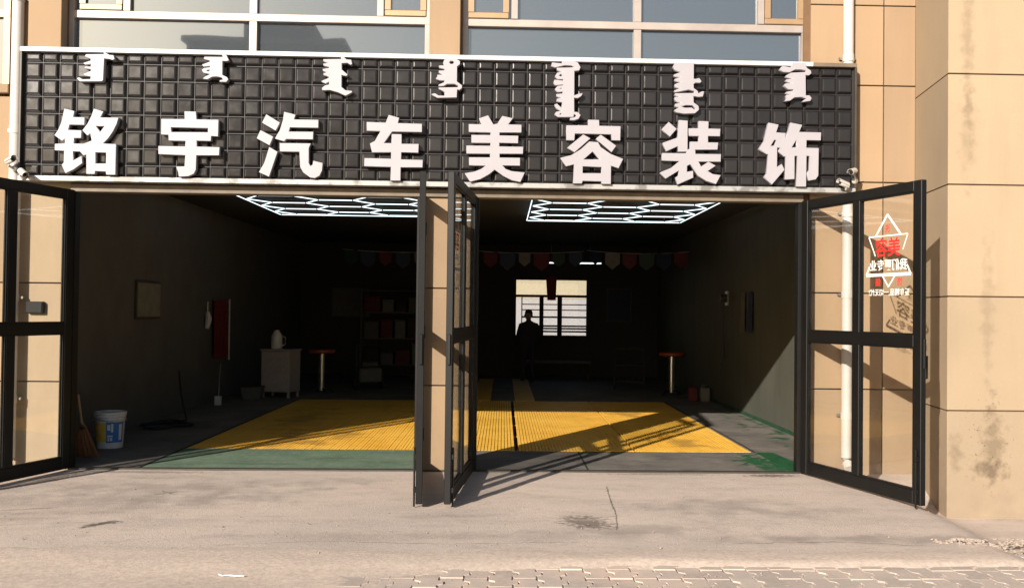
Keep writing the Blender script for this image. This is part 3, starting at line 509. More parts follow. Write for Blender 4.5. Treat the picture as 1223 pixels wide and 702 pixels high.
# rain pipes
def pipe(x, y, r, z0, z1, joints, foot):
    m = MB(); m.tube([(x, y, z1), (x, y, z0 + .1), (x, y - .03, z0 + .05), (x, y - .10, z0)] if foot else [(x, y, z1), (x, y, z0)], r, 18); o = m.build('rain_pipe', 'pipe_white', B, True)
    for z in joints:
        m = MB(); m.tube([(x, y, z - .035), (x, y, z + .035)], r + .006, 18); m.build('pipe_collar', 'pipe_white', o, True)
        m = MB(); m.box(x - r - .03, x + r + .03, y + .02, y + r + .02, z - .012, z + .012); m.build('bracket', 'steel', o)
pipe(3.302, -.046, .05, .06, 5.3, (.56, 1.72, 2.5, 4.0), True)
pipe(-4.568, -.09, .052, .02, 5.3, (.66, 1.6, 3.16, 4.4), True)

# ---------------------------------------------------------------- door leaves
def door(hinge, dr, W, mid, label, decal=False, zh=2.615, side=1):
    ang = math.atan2(dr[1], dr[0]); f = MB(); t = .026; zb = .012
    st = .095
    f.box(0, st, -t, t, zb, zh, .004); f.box(W - st, W, -t, t, zb, zh, .004)
    f.box(st, W - st, -t + .001, t - .001, zb, zb + .11, .004); f.box(st, W - st, -t + .001, t - .001, zh - .085, zh, .004); f.box(st, W - st, -t + .001, t - .001, 1.27, 1.37, .004)
    f.box(mid - .045, mid + .045, -t + .003, t - .003, zb + .11, 1.27, .004); f.box(mid - .045, mid + .045, -t + .003, t - .003, 1.37, zh - .085, .004)
    o = link('door', f.mesh('door', 'door_black'), B, (hinge[0], hinge[1], 0), (0, 0, ang), label=label)
    for xa, xb in ((st, mid - .045), (mid + .045, W - st)):
        for za, zc in ((zb + .11, 1.27), (1.37, zh - .085)):
            p = MB(); p.box(xa - .004, xb + .004, -.004, .004, za - .004, zc + .004); p.build('glass_pane', 'clear_glass', o)
            b = MB(); q = .012
            for s_ in (-1, 1):
                ya, yb = (s_ * .006, s_ * .018)
                b.box(xa, xb, ya, yb, za, za + q); b.box(xa, xb, ya, yb, zc - q, zc); b.box(xa, xa + q, ya, yb, za + q, zc - q); b.box(xb - q, xb, ya, yb, za + q, zc - q)
            b.build('glazing_bead', 'steel' if False else 'door_black', o)
    for z in (.35, 1.32, 2.3):
        m = MB(); m.tube([(-.012, side * t, z - .06), (-.012, side * t, z + .06)], .012, 8); m.build('hinge', 'door_black', o, True)
    m = MB(); m.box(W - .005, W + .02, -.012, .012, 1.1, 1.34, .003); m.build('lock', 'door_black', o)
    if side * (1 if hinge[0] > 1 or hinge[0] < -2 else 0):
      m = MB(); m.tube([(W - .05, side * (t + .01), 1.20), (W - .05, side * (t + .05), 1.2), (W - .05, side * (t + .05), 1.02), (W - .05, side * (t + .01), 1.02)], .008, 8); m.build('handle', 'door_black', o, True)
    m = MB(); m.tube([(W - .04, -side * (t + .012), .45), (W - .04, -side * (t + .012), -.012)], .008, 8); m.box(W - .065, W - .015, -side * t, -side * (t + .018), .1, .14); m.box(W - .065, W - .015, -side * t, -side * (t + .018), .36, .4); m.build('drop_bolt', 'door_black', o, True)
    if decal: star_decal(o)
    return o
def star_decal(o):
    yd = -.0062
    def put(name, me, u, z, mirror=True):
        for v in me.vertices: v.co = Vector(((-v.co.x if mirror else v.co.x) + u, yd + v.co.z * .5, v.co.y + z))
        link(name, me, o)
    def tri_ring(p, wd, s):
        c = Vector((sum(q[0] for q in p) / 3, sum(q[1] for q in p) / 3)); inner = [tuple(c + (Vector(q) - c) * s) for q in p]
        return [list(p), inner]
    # two interlaced triangles, drawn as bars that stop where the words stand
    bars = [((1.244, 2.375), (1.085, 2.195), .026), ((1.244, 2.375), (1.415, 2.195), .026), ((.997, 2.197), (1.50, 2.195), .014), ((.997, 2.197), (1.085, 2.03), .016), ((1.50, 2.195), (1.44, 2.07), .014),
            ((.965, 1.868), (1.54, 1.866), .036), ((.965, 1.868), (1.01, 1.945), .022), ((1.54, 1.866), (1.49, 1.945), .022), ((1.18, 1.86), (1.259, 1.765), .018), ((1.345, 1.86), (1.259, 1.765), .018)]
    m = MB()
    for i, (a, b, wd) in enumerate(bars):
        a, b = Vector(a), Vector(b); d = (b - a).normalized(); n = Vector((-d.y, d.x)) * wd * .36; y_ = yd - .0003 * (i % 3)
        m.prism([tuple(a - n), tuple(b - n), tuple(b + n), tuple(a + n)], 'y', y_, y_ - .0008)
    m.build('star_print', 'decal_white', o)
    put('red_lettering', text_mesh('t', '美容', .165, 'decal_red', .003), 1.245, 2.085)
    put('white_lettering', text_mesh('t', '我们更专业', .098, 'decal_white', .0015), 1.252, 1.942)
    put('small_lettering', text_mesh('t', '爱车精品,一切无忧!', .062, 'decal_white', .0005), 1.26, 1.715)
    for ch, u, z in (('洗', 1.245, 2.25), ('装', 1.12, 1.80), ('饰', 1.40, 1.80)): put('red_character', text_mesh('t', ch, .075, 'decal_red', .0005), u, z)
def nrm(a, b): L = math.hypot(a, b); return (a / L, b / L)
door((2.885, -.03), nrm(.47, -1.60), 1.685, .84, 'rightmost black glazed door leaf with red and white star print, beside the pale pier', True)
door((-4.06, -.03), nrm(-.30, -1.0), 1.64, .745, 'leftmost black glazed door leaf, cut off by the photo edge', False, side=-1)
door((-.285, -.03), nrm(-.135, -1.655), 1.66, .83, 'black glazed door leaf with star print, right of the centre pilaster, seen nearly edge on', True, side=-1)
door((-.775, -.03), nrm(.135, -1.655), 1.66, .83, 'black glazed door leaf left of the centre pilaster, seen edge on', False)

# ================================================================= SIGN
S = thing('shop_sign', 'long black tiled shop sign with white Chinese and Mongolian lettering above both garage bays', 'sign', (0, 0, 0))
SX0, SX1, SZ0, SZ1 = -4.505, 3.345, 2.705, 3.93
m = MB(); m.box(SX0, SX1, -.098, -.034, SZ0 + .03, SZ1 - .04); m.build('backing_board', 'sign_back', S)
m = MB(); m.box(SX0 - .01, 2.93, -.155, -.02, SZ1 - .042, SZ1, .004); m.build('top_trim', 'sign_trim_white', S)
m = MB(); m.box(2.932, SX1 + .006, -.150, -.02, SZ1 - .042, SZ1 - .004, .004); m.build('top_trim', 'lintel_brown', S)
m = MB(); m.box(SX0 - .01, SX1, -.15, -.034, SZ0 - .02, SZ0 + .028, .004); m.build('bottom_trim', 'alu_white', S)
for a in (SX0 - .012, SX1 - .012):
    m = MB(); m.box(a, a + .02, -.148, -.02, SZ0 + .03, SZ1 - .044, .003); m.build('side_trim', 'box_grey', S)
zr = [SZ1 - .044, 3.795] + [3.795 - .1585 * k for k in range(1, 7)] + [SZ0 + .03]
NC = 50; px = (SX1 - SX0 - .05) / NC
def tile_mesh(w, h):
    m = MB(); a, b, g = w / 2 - .003, h / 2 - .003, .017; z0, z1 = 0, -.028
    ringpts = lambda e, y: [(-a + e, y, -b + e), (a - e, y, -b + e), (a - e, y, b - e), (-a + e, y, b - e)]
    v = ringpts(0, z0) + ringpts(.002, -.006) + ringpts(g, z1) + ringpts(g + .010, z1 - .0026)
    f = [(k * 4 + i, k * 4 + (i + 1) % 4, k * 4 + 4 + (i + 1) % 4, k * 4 + 4 + i) for k in range(3) for i in range(4)] + [(12, 13, 14, 15)]
    m.add(v, f); return m.mesh('tile', 'sign_tile')
boxes = []
for k, L in GLYPHS.items():
    pts = [p for l in L for p in l]; boxes.append((min(p[0] for p in pts) / 1000, max(p[0] for p in pts) / 1000, min(p[1] for p in pts) / 1000, max(p[1] for p in pts) / 1000))
cells = []
for r in range(8):
    h = zr[r] - zr[r + 1]; zc = (zr[r] + zr[r + 1]) / 2
    for c in range(NC):
        xc = SX0 + .025 + px * (c + .5)
        ov = max([max(0, min(b[1], xc + px / 2) - max(b[0], xc - px / 2)) * max(0, min(b[3], zc + h / 2) - max(b[2], zc - h / 2)) for b in boxes]) / (px * h)
        cells.append((ov - h, r, xc, zc))
cells.sort(); tm = {}; rest = MB()
for k, (ov, r, xc, zc) in enumerate(cells):
    h = round(zr[r] - zr[r + 1], 4)
    if h not in tm: tm[h] = tile_mesh(px, h)
    rx, rz = random.gauss(0, .005), random.gauss(0, .005)
    if k < 300: link('tile', tm[h], S, (xc, -.098, zc), (rx, 0, rz))
    else:
        mt = Matrix.Translation((xc, -.098, zc)) @ Matrix.Rotation(rx, 4, 'X') @ Matrix.Rotation(rz, 4, 'Z')
        rest.add([tuple(mt @ v.co) for v in tm[h].vertices], [tuple(p.vertices) for p in tm[h].polygons])
rest.build('tiles_behind_letters', 'sign_tile', S, kind='stuff')
for k, L in GLYPHS.items():
    me = curve_mesh('letter', [[(p[0] / 1000, p[1] / 1000) for p in l] for l in L], .031, 'letter_white', .0025)
    link('letter', me, S, (0, -.157, 0), (math.pi / 2, 0, 0))

# ================================================================= THINGS OUTSIDE
def cctv(loc, aim, label, arm):
    """bullet camera with sun hood, on a bracket; loc is the mount point on the sign edge, aim the viewing direction"""
    t = thing('security_camera', label, 'camera', loc, 0, 'security cameras on the sign corners')
    q = Vector(aim).normalized().to_track_quat('-Y', 'Z').to_matrix()
    c = Vector(arm)
    tr = lambda p: tuple(q @ Vector(p) + c)
    m = MB(); m.tube([tr((0, .075, 0)), tr((0, .07, 0)), tr((0, -.055, 0)), tr((0, -.06, 0))], [.026, .034, .034, .03], 14); m.build('body', 'camera_white', t, True)
    h = MB(); N = 9; R_, th_ = .043, .004
    v = [tr((rr * math.cos(a), yy, rr * math.sin(a) + .004)) for yy in (-.095, .06) for rr in (R_, R_ - th_) for a in [RAD(-10 + 200 * k / (N - 1)) for k in range(N)]]
    fs = []
    for k in range(N - 1):
        fs += [(k, k + 1, 2 * N + k + 1, 2 * N + k), (N + k, 3 * N + k, 3 * N + k + 1, N + k + 1), (k, N + k, N + k + 1, k + 1), (2 * N + k, 2 * N + k + 1, 3 * N + k + 1, 3 * N + k)]
    h.add(v, fs); h.build('sun_hood', 'camera_white', t, True)
    m = MB(); m.tube([tr((0, -.061, 0)), tr((0, -.066, 0))], .026, 14); m.build('lens', 'black_gloss', t, True)
    m = MB(); m.tube([tr((0, .045, -.034)), tr((0, .05, -.055)), (0, -.03, 0)], [.014, .012, .016], 10); m.build('bracket', 'camera_white', t, True)
    m = MB(); m.tube([(0, 0, 0), (0, -.014, 0), (0, -.03, 0)], [.042, .038, .02], 14); m.build('base_plate', 'camera_white', t, True)
    m = MB(); m.tube([tr((0, .075, 0)), tr((.0, .12, .0)), (.06, .0, -.01), (.12, .02, .0)], .004, 6); m.build('cable', 'rubber_black', t, True)
    t.scale = (.74, .74, .74)
    return t
cctv((3.335, -.15, 2.80), (-.62, -.75, -.22), 'white security camera with dark lens at the right end of the sign, the upper one', (-.07, -.12, .10))
cctv((3.26, -.15, 2.735), (-.9, -.35, .28), 'white security camera low at the right end of the sign, under another camera', (-.08, -.11, .03))
cctv((-4.54, -.155, 2.79), (.75, -.55, .2), 'white security camera with dark lens at the left end of the sign, the upper one', (.0, -.11, .085))
cctv((-4.46, -.155, 2.72), (.7, -.6, -.45), 'small white security camera low at the left end of the sign', (.04, -.10, .03))
# electrical box on the left wall
t = thing('meter_box', 'small dark box on the tan wall behind the leftmost door leaf', 'box', (-4.385, .0, 1.455))
m = MB(); m.box(-.078, .078, -.05, .0, 0, .11, .005); m.build('housing', 'tyre', t)
m = MB(); m.box(-.07, .07, -.055, -.051, .008, .102, .002); m.build('cover', 'tyre', t)
# scrap of white plastic strip on the dust
m = MB(); m.tube([(-1.66, -3.52, -.047), (-1.63, -3.56, -.044), (-1.59, -3.545, -.046), (-1.55, -3.57, -.043), (-1.50, -3.56, -.046)], .005, 6)
m.build('plastic_strip', 'plastic_white', smooth=True, label='thin white plastic strip lying on the dusty paving', category='litter')

# ================================================================= THINGS IN THE GARAGE
# bucket
t = thing('paint_bucket', 'white plastic paint bucket with blue and yellow label, by the left jamb', 'bucket', (-4.25, 1.46, 0), RAD(12))
m = MB(); m.lathe([(.0, .012), (.125, .012), (.128, 0), (.134, .004), (.150, .30), (.152, .302), (.162, .306), (.163, .315), (.153, .320), (.154, .333), (.164, .338), (.164, .352), (.155, .372), (.150, .372), (.143, .30), (.125, .02), (0, .02)], n=28); m.build('pail', 'plastic_white', t, True)
m = MB(); m.lathe([(.0, .366), (.148, .366), (.162, .362), (.168, .366), (.168, .386), (.160, .392), (.146, .390), (.14, .378), (0, .376)], n=28); m.build('lid', 'plastic_white', t, True)
def band(name, mat, a0, a1, z0, z1, off=.0015):
    m = MB(); n = 10; v = []
    for z in (z0, z1):
        r = .134 + (.150 - .134) * z / .3 + off
        v += [(r * math.cos(RAD(a0 + (a1 - a0) * k / n)), r * math.sin(RAD(a0 + (a1 - a0) * k / n)), z) for k in range(n + 1)]
    m.add(v, [(k, k + 1, n + 2 + k, n + 1 + k) for k in range(n)]); return m.build(name, mat, t, True)
band('yellow_label', 'label_yellow', 205, 262, .075, .275); band('blue_label', 'label_blue', 262, 338, .065, .285)
for a0, a1, z0, z1 in ((268, 280, .20, .26), (283, 291, .18, .27), (268, 290, .13, .145), (270, 276, .085, .12), (280, 288, .085, .12), (315, 330, .09, .26)): band('label_print', 'plastic_white', a0, a1, z0, z1, .003)
m = MB(); m.tube([(.17 * math.cos(RAD(a)), .17 * math.sin(RAD(a)), .30 + .02 * math.sin(RAD(a * 2))) for a in range(180, 361, 20)], .003, 6); m.build('wire_handle', 'steel', t, True)
# broom
t = thing('straw_broom', 'worn reddish straw broom leaning beside the white paint bucket', 'broom', (-4.24, .74, 0))
m = MB(); m.tube([(-.10, .10, .62), (-.03, .03, .36), (.0, .0, .30)], [.013, .014, .016], 10); m.build('handle', 'wood', t, True)
m = MB()
for k in range(150):
    a = random.uniform(0, 2 * math.pi); rr = random.random() ** .5; bx = .135 * rr * math.cos(a); by = .05 * rr * math.sin(a)
    m.tube([(bx * .14, by * .14, .33), (bx * .75, by * .8, .17), (bx + .04, by, .0 + .02 * random.random())], [.004, .0045, .003], 4, False)
m.build('bristles', 'straw', t)
m = MB(); m.tube([(0, 0, .28), (0, 0, .31)], .028, 10); m.build('binding', 'rubber_black', t, True)
# cable on the floor
m = MB(); pts = []
for k in range(70):
    a = k * .42; r_ = .20 + .05 * math.sin(k * 1.3); pts.append((-4.28 + r_ * math.cos(a) * 1.3, 3.35 + r_ * math.sin(a) * 1.5, .012 + .0006 * k))
pts += [(-4.2, 3.9, .03), (-4.5, 4.6, .3), (-4.7, 5.1, .6)]
m.tube(pts, .011, 6); m.build('hose', 'rubber_black', smooth=True, label='black hose coiled on the floor by the left wall', category='hose')
# notice board on the left wall
t = thing('notice_board', 'pale grey notice board on the left garage wall', 'board', (IX0, 3.9, 1.37))
m = MB(); m.box(.002, .03, -.45, .45, 0, .5, .004); m.build('frame', 'box_grey', t); m = MB(); m.box(.031, .034, -.42, .42, .03, .47); m.build('sheet', 'notice_sheet', t)
# brush hanging on the wall
t = thing('wash_brush', 'pale long brush hanging on the left garage wall', 'brush', (IX0 + .05, 6.45, 1.2))
m = MB(); m.tube([(0, 0, .42), (.0, .0, .25)], .01, 6); m.build('handle', 'plastic_white', t); m = MB(); m.tube([(0, 0, .26), (.015, .01, .15), (.0, -.03, .0)], [.03, .05, .035], 8); m.build('head', 'plastic_white', t, True)
# red cloth and dark rack
t = thing('red_banner', 'dark red cloth hanging on the left garage wall', 'cloth', (IX0 + .03, 6.8, .7))
m = MB(); n = 14; v = []
for k in range(n + 1):
    yy = .75 * k / n; xx = .03 + .02 * math.sin(k * 1.5); v += [(xx, yy, 0), (xx * .7, yy, .95)]
m.add(v, [(2 * k, 2 * k + 2, 2 * k + 3, 2 * k + 1) for k in range(n)]); m.build('cloth', 'red_cloth', t, True)
m = MB(); m.tube([(.02, -.03, .96), (.02, .78, .96)], .012, 6); m.build('rod', 'chrome', t, True); m = MB(); m.box(.06, .08, .72, .74, -.05, .98); m.build('edge_strip', 'plastic_white', t)
t = thing('floor_squeegee', 'thin floor squeegee leaning by the left wall below the red cloth', 'squeegee', (IX0 + .28, 6.3, 0))
m = MB(); m.tube([(0, 0, .03), (-.1, .45, .62)], .009, 6); m.build('handle', 'chrome', t); m = MB(); m.box(-.05, .05, -.03, .03, .0, .14, .005); m.build('blade', 'plastic_white', t)
# cabinet with thermos
t = thing('floor_cabinet', 'pale floor cabinet with an open door gap, against the left side', 'cabinet', (-3.84, 7.85, 0), RAD(-12))
m = MB(); m.box(-.26, .26, -.22, .22, .10, .80, .006); m.build('carcass', 'cabinet', t)
m = MB(); m.box(-.28, .28, -.24, .24, .802, .83, .004); m.build('top', 'cabinet', t)
m = MB(); m.box(-.25, .12, -.236, -.222, .12, .78, .004); m.build('door', 'cabinet', t)
for sx in (-1, 1):
    for sy in (-1, 1): m = MB(); m.box(sx * .23 - .02, sx * .23 + .02, sy * .19 - .02, sy * .19 + .02, 0, .10); m.build('leg', 'cabinet', t)
t = thing('thermos_jug', 'tall pale thermos jug standing on the floor cabinet', 'jug', (-3.92, 7.85, .831))
m = MB(); m.lathe([(0, 0), (.09, 0), (.095, .02), (.095, .22), (.07, .27), (.05, .29), (.05, .32), (0, .33)], n=18); m.build('body', 'plastic_white', t, True)
m = MB(); m.tube([(.09, 0, .22), (.15, 0, .2), (.15, 0, .08), (.09, 0, .05)], .01, 6); m.build('handle', 'plastic_white', t, True)
t = thing('storage_tub', 'low grey tub on the floor beside the pale cabinet', 'tub', (-4.22, 7.45, 0))
m = MB(); m.add([(-.14, -.1, 0), (.14, -.1, 0), (.14, .1, 0), (-.14, .1, 0), (-.17, -.13, .2), (.17, -.13, .2), (.17, .13, .2), (-.17, .13, .2), (-.15, -.11, .2), (.15, -.11, .2), (.15, .11, .2), (-.15, .11, .2), (-.12, -.08, .02), (.12, -.08, .02), (.12, .08, .02), (-.12, .08, .02)],
      [(0, 1, 2, 3)] + [(k, (k + 1) % 4, 4 + (k + 1) % 4, 4 + k) for k in range(4)] + [(4 + k, 4 + (k + 1) % 4, 8 + (k + 1) % 4, 8 + k) for k in range(4)] + [(8 + k, 8 + (k + 1) % 4, 12 + (k + 1) % 4, 12 + k) for k in range(4)] + [(12, 13, 14, 15)])
m.build('shell', 'grey_board', t); m = MB(); m.box(-.18, .18, -.14, .14, .202, .22, .006); m.build('lid', 'box_grey', t)
# orange topped stools
def stool(loc, label):
    t = thing('work_stool', label, 'stool', loc, 0, 'orange topped stools in the garage')
    m = MB(); m.lathe([(0, .80), (.20, .80), (.235, .785), (.24, .75), (.22, .725), (.0, .72)], n=22); m.build('seat', 'orange_seat', t, True)
    m = MB(); m.tube([(0, 0, .05), (0, 0, .72)], .055, 14); m.build('column', 'chrome', t, True)
    for k in range(4):
        a = k * math.pi / 2 + .5; m = MB(); m.tube([(0, 0, .09), (.16 * math.cos(a), .16 * math.sin(a), .06), (.24 * math.cos(a), .24 * math.sin(a), .0)], .016, 8); m.build('leg', 'rubber_black', t, True)
    return t
t = stool((-3.3, 8.75, 0), 'orange topped stool with bright column, beside the pale cabinet on the left')
stool((3.16, 8.95, 0), 'orange topped stool with bright column, near the right garage wall')
# canisters
def canister(loc, mat, label):
    t = thing('canister', label, 'canister', loc, 0, 'canisters by the right wall')
    m = MB(); m.box(-.085, .085, -.06, .06, 0, .24, .02); m.build('body', mat, t); m = MB(); m.lathe([(0, .24), (.03, .24), (.03, .27), (.0, .272)], (.03, 0, 0), 12); m.build('cap', 'rubber_black', t, True)
    m = MB(); m.tube([(-.06, 0, .24), (-.05, 0, .28), (.0, 0, .28), (.005, 0, .24)], .009, 6); m.build('grip', mat, t, True)
canister((3.3, 7.6, 0), 'flag_red', 'red canister on the floor by the right garage wall')
canister((3.52, 7.65, 0), 'flag_white', 'pale canister on the floor by the right garage wall')
# low bench and wall lamp bracket
t = thing('low_bench', 'low grey bench on the floor below the back window', 'bench', (1.25, 13.1, 0))
m = MB(); m.box(-.75, .75, -.2, .2, .36, .42, .008); m.build('seat', 'grey_board', t)
for sx in (-1, 1):
    for sy in (-1, 1): m = MB(); m.box(sx * .68 - .025, sx * .68 + .025, sy * .15 - .025, sy * .15 + .025, 0, .359); m.build('leg', 'rubber_black', t)
t = thing('hose_reel', 'dark hose reel bracket on the right garage wall', 'hose reel', (IX1, 6.6, 1.78))
m = MB(); m.tube([(-.03, 0, 0), (-.13, 0, 0)], .07, 16); m.build('drum', 'box_grey', t, True); m = MB(); m.box(-.03, -.001, -.09, .09, -.12, .12, .004); m.build('plate', 'steel', t)
m = MB(); m.tube([(-.08, -.06, -.02), (-.09, -.07, -.4), (-.07, -.05, -.9), (-.1, 0, -1.1)], .011, 6); m.build('hose', 'rubber_black', t, True)

# honeycomb ceiling lights
def led(x0, x1, y0, y1, z, label):
    t = thing('honeycomb_light', label, 'light', ((x0 + x1) / 2, (y0 + y1) / 2, z), 0, 'honeycomb ceiling lights')
    unit = MB(); unit.tube([(0, 0, -.5), (0, 0, .5)], .0072, 6); me = unit.mesh('tube', 'led')
    s = (x1 - x0) / 5.0; cx, cy = (x0 + x1) / 2, (y0 + y1) / 2; seen = {}
    def seg(a, b):
        key = tuple(sorted([(round(a[0], 2), round(a[1], 2)), (round(b[0], 2), round(b[1], 2))]))
        if key in seen: return
        seen[key] = 1
        a, b = Vector((a[0] - cx, a[1] - cy, 0)), Vector((b[0] - cx, b[1] - cy, 0)); d = b - a
        if d.length < .05: return
        o = link('tube', me, t, (a + b) / 2); o.rotation_euler = d.to_track_quat('Z', 'Y').to_euler(); o.scale = (1, 1, d.length - .03)
    h = s * math.sqrt(3) / 2
    for c in range(3):
        hx = x0 + s + 1.5 * s * c
        for r in range(-1, 6):
            hy = y0 + h + 2 * h * r + (h if c % 2 else 0)
            P = [(hx + s * math.cos(RAD(60 * k)), hy + s * math.sin(RAD(60 * k))) for k in range(6)]
            for k in range(6):
                a, b = P[k], P[(k + 1) % 6]
                if min(a[1], b[1]) > y0 - .02 and max(a[1], b[1]) < y1 + .02: seg(a, b)
    seg((x0 - .03, y1), (x1 + .03, y1)); seg((x0 - .03, y0), (x0 - .03, y1)); seg((x1 + .03, y0), (x1 + .03, y1)); seg((x0 - .03, y0), (x1 + .03, y0))
    for a in ((x0 + .3, y0 + .4), (x1 - .3, y0 + .4), (x0 + .3, y1 - .4), (x1 - .3, y1 - .4)):
        w_ = MB(); w_.tube([(a[0] - cx, a[1] - cy, .0), (a[0] - cx, a[1] - cy, 3.1 - z)], .004, 5); w_.build('hanger', 'steel', t)
led(.40, 2.88, 3.25, 6.8, 3.02, 'white honeycomb ceiling light in the right hand garage bay')
led(-3.62, -1.14, 3.25, 6.8, 3.06, 'white honeycomb ceiling light in the left hand garage bay')
for x, lb in ((1.06, 'faint strip lamp above the left half of the back window'), (1.93, 'faint strip lamp above the right end of the back window')):
    t = thing('strip_lamp', lb, 'light', (x, 12.6, 2.62), 0, 'strip lamps at the back of the garage')
    m = MB(); m.tube([(-.25, 0, 0), (.25, 0, 0)], .014, 8); m.build('tube', 'led', t, True); m = MB(); m.box(-.27, .27, -.03, .03, .016, .05, .004); m.build('casing', 'box_grey', t)
    m = MB(); m.tube([(0, 0, .05), (0, 0, .47)], .004, 5); m.build('hanger', 'steel', t)
# bunting
def bunting(x0, x1, y, z, n, sag, label):
    t = thing('bunting', label, 'bunting', ((x0 + x1) / 2, y, z), 0, 'strings of pennants across the garage')
    f = lambda u: ((x0 - x1) / 2 + (x1 - x0) * u, 0, -sag * (1 - (2 * u - 1) ** 2))
    m = MB(); m.tube([f(k / 16) for k in range(17)], .004, 5); m.build('string', 'plastic_white', t, True)
    mats = ['flag_red', 'flag_blue', 'flag_green', 'flag_red', 'flag_white', 'flag_blue']
    for k in range(n):
        p = f((k + .5) / n); s_ = random.uniform(.85, 1.15) * .13; m = MB(); tw = random.uniform(-.06, .06)
        L = [(-s_, 0), (s_, 0), (s_, -s_ * 1.5), (0, -s_ * 2.3), (-s_, -s_ * 1.5)]
        v = [(p[0] + a, tw * (a / s_) + e, p[2] + b - .004) for e in (0, .003) for a, b in L]
        m.add(v, [(0, 1, 2, 3, 4), (9, 8, 7, 6, 5)] + [(i, (i + 1) % 5, 5 + (i + 1) % 5, 5 + i) for i in range(5)]); m.build('pennant', mats[(k * 5 + int(x0 * 7)) % 6], t)
bunting(-.75, 1.55, 9.6, 2.70, 7, .05, 'string of dark pennants left of and above the back window')
bunting(1.6, 3.6, 9.6, 2.72, 6, .05, 'string of dark pennants near the right garage wall')
bunting(-3.2, -.8, 10.2, 2.72, 7, .05, 'string of dark pennants in the left garage bay')
# curtain piece in the window
m = MB(); n = 12; v = []
for k in range(n + 1):
    u = k / n; v += [(1.02 + .20 * u + .02, 13.9 + .02 * math.sin(k * 1.7), 1.80), (1.0 + .26 * u, 13.9 + .02 * math.sin(k * 1.7), 2.36)]
m.add(v, [(2 * k, 2 * k + 2, 2 * k + 3, 2 * k + 1) for k in range(n)]); m.build('curtain', 'curtain_red', smooth=True, label='narrow dark red curtain hanging in the back window', category='curtain')

# ---------------------------------------------------------------- person in front of the back window
def skin(name, joints, edges, mat, sub=2):
    me = bpy.data.meshes.new(name); me.from_pydata([j[0] for j in joints], edges, []); o = bpy.data.objects.new(name, me); COL.objects.link(o)
    o.modifiers.new('s', 'SKIN').use_smooth_shade = True
    for k, j in enumerate(joints):
        r = j[1]; me.skin_vertices[0].data[k].radius = r if isinstance(r, tuple) else (r, r)
    me.skin_vertices[0].data[0].use_root = True
    sb = o.modifiers.new('d', 'SUBSURF'); sb.levels = sb.render_levels = sub
    dg = bpy.context.evaluated_depsgraph_get(); dg.update(); m2 = bpy.data.meshes.new_from_object(o.evaluated_get(dg)); bpy.data.objects.remove(o)
    m2.materials.clear(); m2.materials.append(MATS[mat]); m2.name = name; m2.shade_smooth(); return m2
def person():
    t = thing('person', 'person in dark clothing standing in front of the back window, seen as a silhouette', 'person', (.56, 12.3, 0), RAD(-15))
    J = [((0, 0, .84), (.15, .11)), ((0, 0, .98), (.18, .12)), ((0, .01, 1.14), (.20, .13)), ((0, .02, 1.25), (.15, .10)), ((0, .01, 1.31), (.06, .055)), ((0, -.005, 1.36), .052), ((0, -.01, 1.42), (.075, .09)), ((0, -.01, 1.50), (.072, .085))]
    E_ = [(k, k + 1) for k in range(7)]
    for s in (-1, 1):
        b = len(J)
        J += [((s * .165, .02, 1.215), .075), ((s * .225, .02, 1.01), .065), ((s * .215, -.10, .84), .04), ((s * .20, -.16, .78), (.036, .022))]; E_ += [(3, b), (b, b + 1), (b + 1, b + 2), (b + 2, b + 3)]
        for q, (dx, l_, dz) in enumerate(((-.028, .055, 0), (-.010, .068, 0), (.010, .063, 0), (.028, .048, 0), (-s * .04, .03, .02))):
            c_ = len(J); J += [((s * .20 + dx, -.16 - l_ * .6, .765 + dz), .011), ((s * .20 + dx, -.16 - l_, .735 + dz), .009)]; E_ += [(b + 3, c_), (c_, c_ + 1)]
        b = len(J)
        J += [((s * .085, 0, .78), .088), ((s * .10, -.01, .45), .06), ((s * .105, .02, .10), .042), ((s * .11, -.03, .04), .04), ((s * .12, -.16, .03), .034)]; E_ += [(0, b), (b, b + 1), (b + 1, b + 2), (b + 2, b + 3), (b + 3, b + 4)]
    link('body', skin('body', J, E_, 'cloth_dark'), t)
    m = MB(); m.lathe([(.0, 1.575), (.045, 1.568), (.075, 1.545), (.088, 1.50), (.09, 1.46), (.082, 1.43)], (0, .012, 0), 16); m.build('hair', 'hair', t, True)
    m = MB(); m.lathe([(.0, 1.50), (.06, 1.49), (.08, 1.46), (.078, 1.42), (.06, 1.375), (.035, 1.35), (0, 1.345)], (0, -.028, 0), 14); fc = m.build('face', 'skin', t, True)
    m = MB(); m.tube([(0, -.105, 1.455), (0, -.128, 1.42), (0, -.105, 1.412)], [.008, .014, .01], 6); m.build('nose', 'skin', fc, True)
    for s in (-1, 1):
        m = MB(); m.tube([(s * .03, -.104, 1.455), (s * .03, -.109, 1.455)], .011, 8); m.build('eye', 'black_gloss', fc, True)
        m = MB(); m.tube([(s * .082, -.02, 1.46), (s * .09, -.01, 1.435), (s * .08, -.015, 1.41)], [.012, .014, .01], 6); m.build('ear', 'skin', fc, True)
    m = MB(); m.box(-.022, .022, -.108, -.095, 1.388, 1.396); m.build('mouth', 'flag_red', fc)
person()

